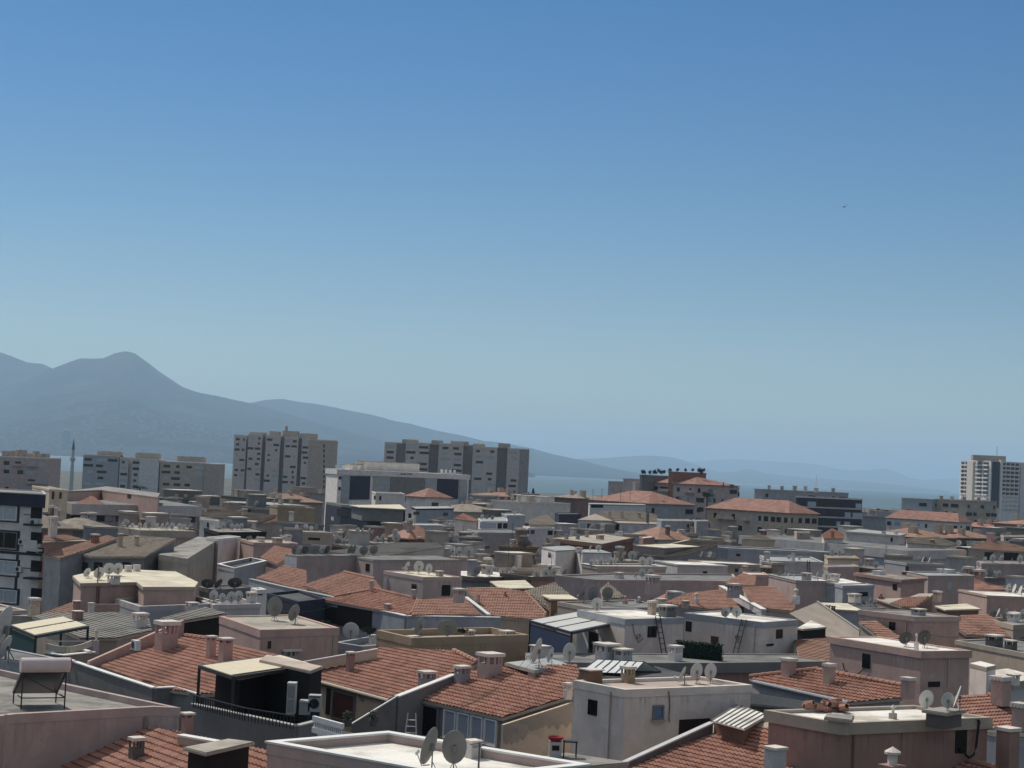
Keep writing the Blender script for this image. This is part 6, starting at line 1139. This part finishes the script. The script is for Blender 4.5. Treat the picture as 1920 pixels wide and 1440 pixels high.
# ------------------------------------------------------------------ the ordinary houses between the traced ones
for b in BLDS: b.done() if b.img else setattr(b, 'box', None)
TR = [(b.box, b.depth, b) for b in BLDS if b.box]; UVB = lambda f: (min(p.dot(AU.to_2d()) for p in f), min(p.dot(AV.to_2d()) for p in f), max(p.dot(AU.to_2d()) for p in f), max(p.dot(AV.to_2d()) for p in f)); FEET = [UVB(f) for b in BLDS for f in b.foot]
fr_ = random.Random(21); FILL = []
def near_land(px, py):
    best = min(TR, key=lambda t: (max(t[0][0] - px, 0, px - t[0][2])) ** 2 + (2.2 * max(t[0][1] - py, 0, py - t[0][3])) ** 2); bx = best[0]
    rel = 'left of' if px < bx[0] else 'right of' if px > bx[2] else 'behind' if py < (bx[1] + bx[3]) / 2 else 'in front of'
    return best[2], rel
def filler(cx, cy, w, d, z, kind, tr):
    c = Vector((cx, cy)); u, v = AU.to_2d(), AV.to_2d(); P = [c - u * w / 2 - v * d / 2, c - u * w / 2 + v * d / 2, c + u * w / 2 + v * d / 2, c + u * w / 2 - v * d / 2]
    q = [pix((p.x, p.y, z)) for p in P]; x0, x1, y0, y1 = min(a for a, b_ in q), max(a for a, b_ in q), min(b_ for a, b_ in q), max(b_ for a, b_ in q)
    if x1 < -30 or x0 > 1950: return
    if cy > 500: z = min(z, 27 - (47 if tr > 2 else 42) * cy / F_PX)
    if z < 4: return
    if kind and max(w, d) * F_PX / cy > 130: return
    yv = y1 + 3.2 * F_PX / cy; dn = min(p.y for p in P)
    for bx, dep, tb in TR:
        if dn < dep + 1.5 and x0 < bx[2] - 2 and x1 > bx[0] + 2 and y0 - (8 if kind else 2) * 100 / cy < bx[3] - 1: 
            if min(yv, y1 + 9) > bx[1] and y0 < bx[3] - (max(2, .3 * (bx[3] - bx[1]) * (.2 if tb.foot and tb.depth > 300 else 1)) if cy > 175 else 1): return
    B4 = UVB(P)
    for f in FEET:
        if B4[2] - .4 > f[0] and B4[0] + .4 < f[2] and B4[3] - .4 > f[1] and B4[1] + .4 < f[3]: return
    px, py = (x0 + x1) / 2, (y0 + y1) / 2; lb, rel = near_land(px, py); wl = fr_.choice(('pink', 'mauve', 'offw', 'grey', 'grey', 'lgrey', 'beige', 'conc', 'conc', 'dpink', 'slate', 'slate', 'blueg', 'ochre' if fr_.random() < .3 else 'brown'))
    wn = dict(pink='pink', mauve='mauve', offw='cream', grey='grey', lgrey='pale grey', beige='beige', blueg='blue grey', conc='concrete', dpink='dark pink', slate='slate grey', ochre='ochre', brown='brown')[wl]
    wl = wl + '_d' if fr_.random() < .75 else wl; b = Bld('', '', wl, 'house', 'house', 'ordinary houses of the dense town'); b.lab = (wn, ('flat roofed', 'red roofed', 'grey roofed')[kind] + ' house', rel, lb); b.pxy = (px, py)
    if kind == 0:
        s = b.flatw(P, z, fas=fr_.uniform(.15, .45), ov=fr_.choice((.1, .35, .55)), par=fr_.choice((0, .12, .3)), dk=fr_.choice(('conc', 'conc', 'conc', 'grey', 'grey', 'beige', 'white', 'metal', 'metal', 'dark', 'dark', 'pinkish')), fk=fr_.choice((None, 'conc', wl, 'dgrey')))
        for _k in range(fr_.choice((0, 1, 1, 2)) if cy > 190 else 0):
            k = fr_.uniform(.3, .45); cc = c + u * w * fr_.uniform(-.2, .2) + v * d * fr_.uniform(-.25, .1); P2 = [cc - u * w * k / 2 - v * d * k / 2, cc - u * w * k / 2 + v * d * k / 2, cc + u * w * k / 2 + v * d * k / 2, cc + u * w * k / 2 - v * d * k / 2]
            hh = fr_.uniform(1.2, 2.4)
            b.flatw(P2, z + hh + .013 * _k, fas=.2 + .01 * _k, ov=.1 + .01 * _k, dk=fr_.choice(('conc', 'white', 'grey')), base=z - .3)
    else:
        b.walls(P, 0, z); hip(b, P, z + .02, fr_.uniform(1.2, 2.0), fr_.choice(('red', 'orange', 'brown', 'brown')) if kind == 1 else 'old'); s = Flat(z + .3, b)
    b.img = []; b.pz = z; b.P = P; FILL.append((b, s, tr))
    FEET.append(B4)
    if cy < 420:
        b.img.append((x0, y0, x1, y1)); b.pq = fr_.randrange(999)
    return True
for (Ya, Yb, st, wr, tr) in ((100, 330, 8.5, (5.5, 9.5), 1), (330, 640, 21, (12, 19), 2), (640, 1350, 38, (22, 36), 3)):
    iu = range(-60, 120)
    for i in range(-140, 140):
        for j in range(-140, 140):
            c = AU * (i * st) + AV * (j * st); x, y = c.x + fr_.uniform(-1.5, 1.5), c.y + fr_.uniform(-1.5, 1.5)
            if not (Ya <= y < Yb) or abs(x) > y * .31 + 10: continue
            if tr > 1 and (i % 4 == 0): continue
            z = fr_.uniform(15.5, 18.2) if tr == 1 else fr_.uniform(15.5, 19.0) if tr == 2 else fr_.uniform(15, 20)
            sm_ = 1
            kd = fr_.choices((0, 1, 2), (.82, .12, .06) if tr < 3 else (.84, .10, .06))[0]
            for at_ in range(8 if tr == 1 else 3):
                if filler(x + fr_.uniform(-3, 3) * (at_ > 0), y + fr_.uniform(-4, 4) * (at_ > 0), fr_.uniform(*wr) * (1 - .07 * at_), fr_.uniform(*wr) * (1 - .07 * at_), z - .25 * at_, kd, tr): break
# drop the ones nothing shows of, then furnish the rest
bpy.context.view_layer.update(); dg = bpy.context.evaluated_depsgraph_get()
def roothit(p):
    d = (Vector(p) - CAM); L = d.length; d.normalize(); o_ = CAM + d * 2
    for _ in range(4):
        ok, loc, n, idx, ob, _m = scene.ray_cast(dg, o_, d, distance=L + 6)
        if not ok: return None
        if ob.name == 'haze' or ob.name.startswith('haze'): o_ = loc + d * .05; continue
        r = ob.original if hasattr(ob, 'original') else ob
        while r.parent: r = r.parent
        return r
    return None
def drop(o):
    for ch in list(o.children): drop(ch)
    bpy.data.objects.remove(o, do_unlink=True)
kept = []; gone = []
for b, s, tr in FILL:
    P = b.P; c = (P[0] + P[2]) / 2; vis = 0
    for p in P + [c] + [(P[i] + P[(i + 1) % 4]) / 2 for i in range(4)]:
        p = c + (p - c) * .97
        for dz in (.03, -1.2, 1.5):
            r = roothit((p.x, p.y, b.pz + dz)); vis += (r is not None and r == b.root)
    if vis >= 2: kept.append((b, s, tr, vis))
    else: gone.append(b)
kept.sort(key=lambda k: -k[3] / k[0].root.location.y)
for b, s, tr, v_ in kept[290:]: gone.append(b)
kept = kept[:290]
for b, s, tr, v_ in kept:
    if getattr(b, 'pq', None) is not None: autofac(b, 3, 4.2, skip=.45, maxn=8, depth=3.4, hf=.35, wf=.28, seed=b.pq)
for b in gone: BLDS.remove(b); drop(b.root)
print('FILL kept', len(kept), 'dropped', len(gone))
kept.sort(key=lambda k: k[0].root.location.y); ndish = sum(1 for c in CLUTTER if c['kind'] == 'satellite dish'); nch = sum(1 for c in CLUTTER if c['kind'] == 'chimney'); MBC = MB()
def thingpt(b, s): P = b.P; a, c = fr_.uniform(.1, .9), fr_.uniform(.08, .9); q = P[0].lerp(P[3], c).lerp(P[1].lerp(P[2], c), a); return Vector((q.x, q.y, s.z if hasattr(s, 'z') else b.pz))
class Fix:
    def __init__(s, p, b): s.p = p; s.b = b
    def at(s, *a): return s.p.copy()
for b, s, tr, v_ in kept:
    Yb = b.root.location.y; n = fr_.randint(1, 4) if tr == 1 else fr_.randint(2, 6); flat = b.lab[1].startswith('flat')
    if flat and n and fr_.random() < .8:
        P = b.P; side = fr_.random() < .6
        for k in range(n):
            t = (.15 + .7 * k / max(1, n)) + fr_.uniform(-.03, .03); q = (P[1] + (P[2] - P[1]) * t + (P[0] - P[1]) * .08) if side else (P[0] + (P[1] - P[0]) * t + (P[3] - P[0]) * .08)
            p = Vector((q.x, q.y, s.z)); px, py = pix(p); D = fr_.uniform(.8, 1.25)
            if ndish < 285 and Yb < 330: dish(Fix(p, b), px, py, py - D * .62 * F_PX / p.y, D * F_PX / p.y, fr_.choice((0, 10, 40, 60)), fr_.choice(('white', 'grey', 'white'))); ndish += 1
            else: MBC.lathe([(0, 0), (.4, .05), (.5, .12), (.45, .11), (0, .03)], 8, Matrix.Translation(p + ZV * .7) @ Matrix.Rotation(fr_.choice((0, .7, 1.1)), 4, 'Z') @ Matrix.Rotation(-1.2, 4, 'X')).tube([p, p + ZV * .7], .05, 4)
    for k in range(fr_.randint(1, 3) if tr == 1 else fr_.randint(2, 6)):
        p = thingpt(b, s); px, py = pix(p); w, h = fr_.uniform(.7, 1.6), fr_.uniform(.9, 1.8)
        if not flat: h += .8
        if nch < 285 and Yb < 420: chim(Fix(p, b), px, py, w * F_PX / p.y, h * F_PX / p.y, fr_.choice(('slot', 'plain', 'tall', 'slot')), fr_.choice(('pink', 'offw', 'grey', 'beige', 'mauve', 'conc', 'white', 'brown'))); nch += 1
        else: MBC.box(p + ZV * h / 2, AU * w / 2, AV * w / 2, ZV * h / 2)
    if fr_.random() < .5 and Yb < 420: p = thingpt(b, s); px, py = pix(p); antenna(Fix(p, b), px, py, fr_.uniform(1.6, 3.4) * F_PX / p.y, .03)
    if tr == 3:
        for k in range(14): p = thingpt(b, s); MBC.box(p + ZV * .6, AU * fr_.uniform(.3, 1.6), AV * fr_.uniform(.3, 1.4), ZV * fr_.uniform(.5, 1.5))
o = MBC.build('rooftop_clutter', plaster('beige')); o['kind'] = 'stuff'
# labels of these houses
G_ = {}
for b, s, tr, v_ in kept: G_.setdefault((b.lab[0], b.lab[1], b.lab[2], b.lab[3].short), []).append(b)
for (wn, kd, rel, sh_), L in G_.items():
    L.sort(key=lambda b: b.pxy[0]); n = len(L)
    for i, b in enumerate(L):
        o_ = '' if n == 1 else (('left', 'right')[i] if n == 2 else ['first', 'second', 'third', 'fourth', 'fifth', 'sixth', 'seventh', 'eighth', 'ninth', 'tenth', 'eleventh', 'twelfth', 'thirteenth'][min(i, 12)] + ' from left') 
        lab = ('%s %s %s %s the %s' % (wn, kd, '(%s)' % o_ if o_ else '', rel, sh_)).replace('  ', ' ') if False else ' '.join(x for x in ((o_ if n == 2 else ''), wn, kd, rel, 'the', sh_ + (',' if n > 2 else ''), (o_ if n > 2 else '')) if x)
        b.label = lab; b.short = ' '.join(x for x in (('' if n == 1 else ['first', 'second', 'third', 'fourth', 'fifth', 'sixth', 'seventh', 'eighth', 'ninth', 'tenth', 'eleventh', 'twelfth', 'thirteenth'][min(i, 12)]), wn, 'house', rel, ' '.join(w_ for w_ in sh_.split() if w_ not in ('with', 'and', 'the'))) if x); b.short = ' '.join(b.short.split()[:10]); b.fill = 1; b.root['label'] = lab

# ------------------------------------------------------------------ labels of the small things, each by its place on its host
ORD = ['first', 'second', 'third', 'fourth', 'fifth', 'sixth', 'seventh', 'eighth', 'ninth', 'tenth', 'eleventh', 'twelfth', 'thirteenth', 'fourteenth', 'fifteenth', 'sixteenth']
groups = {}
for c in CLUTTER: groups.setdefault((c['kind'], '' if getattr(c['host'], 'fill', 0) else c['adj'], id(c['host'])), []).append(c)
for (kind, adj, _), L in groups.items():
    L.sort(key=lambda c: pix(c['p'])[0]); n = len(L)
    for i, c in enumerate(L):
        hs_ = c['host'].short; base = ('%s %s' % (adj or c['adj'] if n < 3 else adj, kind)).strip() if adj or n < 3 else kind
        if not adj and n == 2: base = kind
        if not adj and n > 2: base = {'satellite dish': 'dish', 'air conditioner': 'air conditioner'}.get(kind, kind)
        if n == 1: lab = '%s on the %s' % (base, hs_)
        elif n == 2: lab = '%s %s on the %s' % (('left', 'right')[i], base, hs_)
        else: lab = '%s %s from left on the %s' % (ORD[min(i, 15)], base, hs_)
        c['o']['label'] = lab

for _r in range(3):
    _seen = {}
    for o in bpy.data.objects:
        if o.parent is None and o.get('label') and o.get('category'): _seen.setdefault(o['label'], []).append(o)
    for lab, L in _seen.items():
        if len(L) > 1:
            L.sort(key=lambda o: pix(o.matrix_basis.translation)[0]); base = lab.replace(' from left', '')
            for i, o in enumerate(L):
                pos = ('farther left' if i == 0 else 'farther right') if len(L) == 2 else ORD[i] + ' such'
                w_ = base.split(); o['label'] = ' '.join(w_[:14]) + ', ' + pos
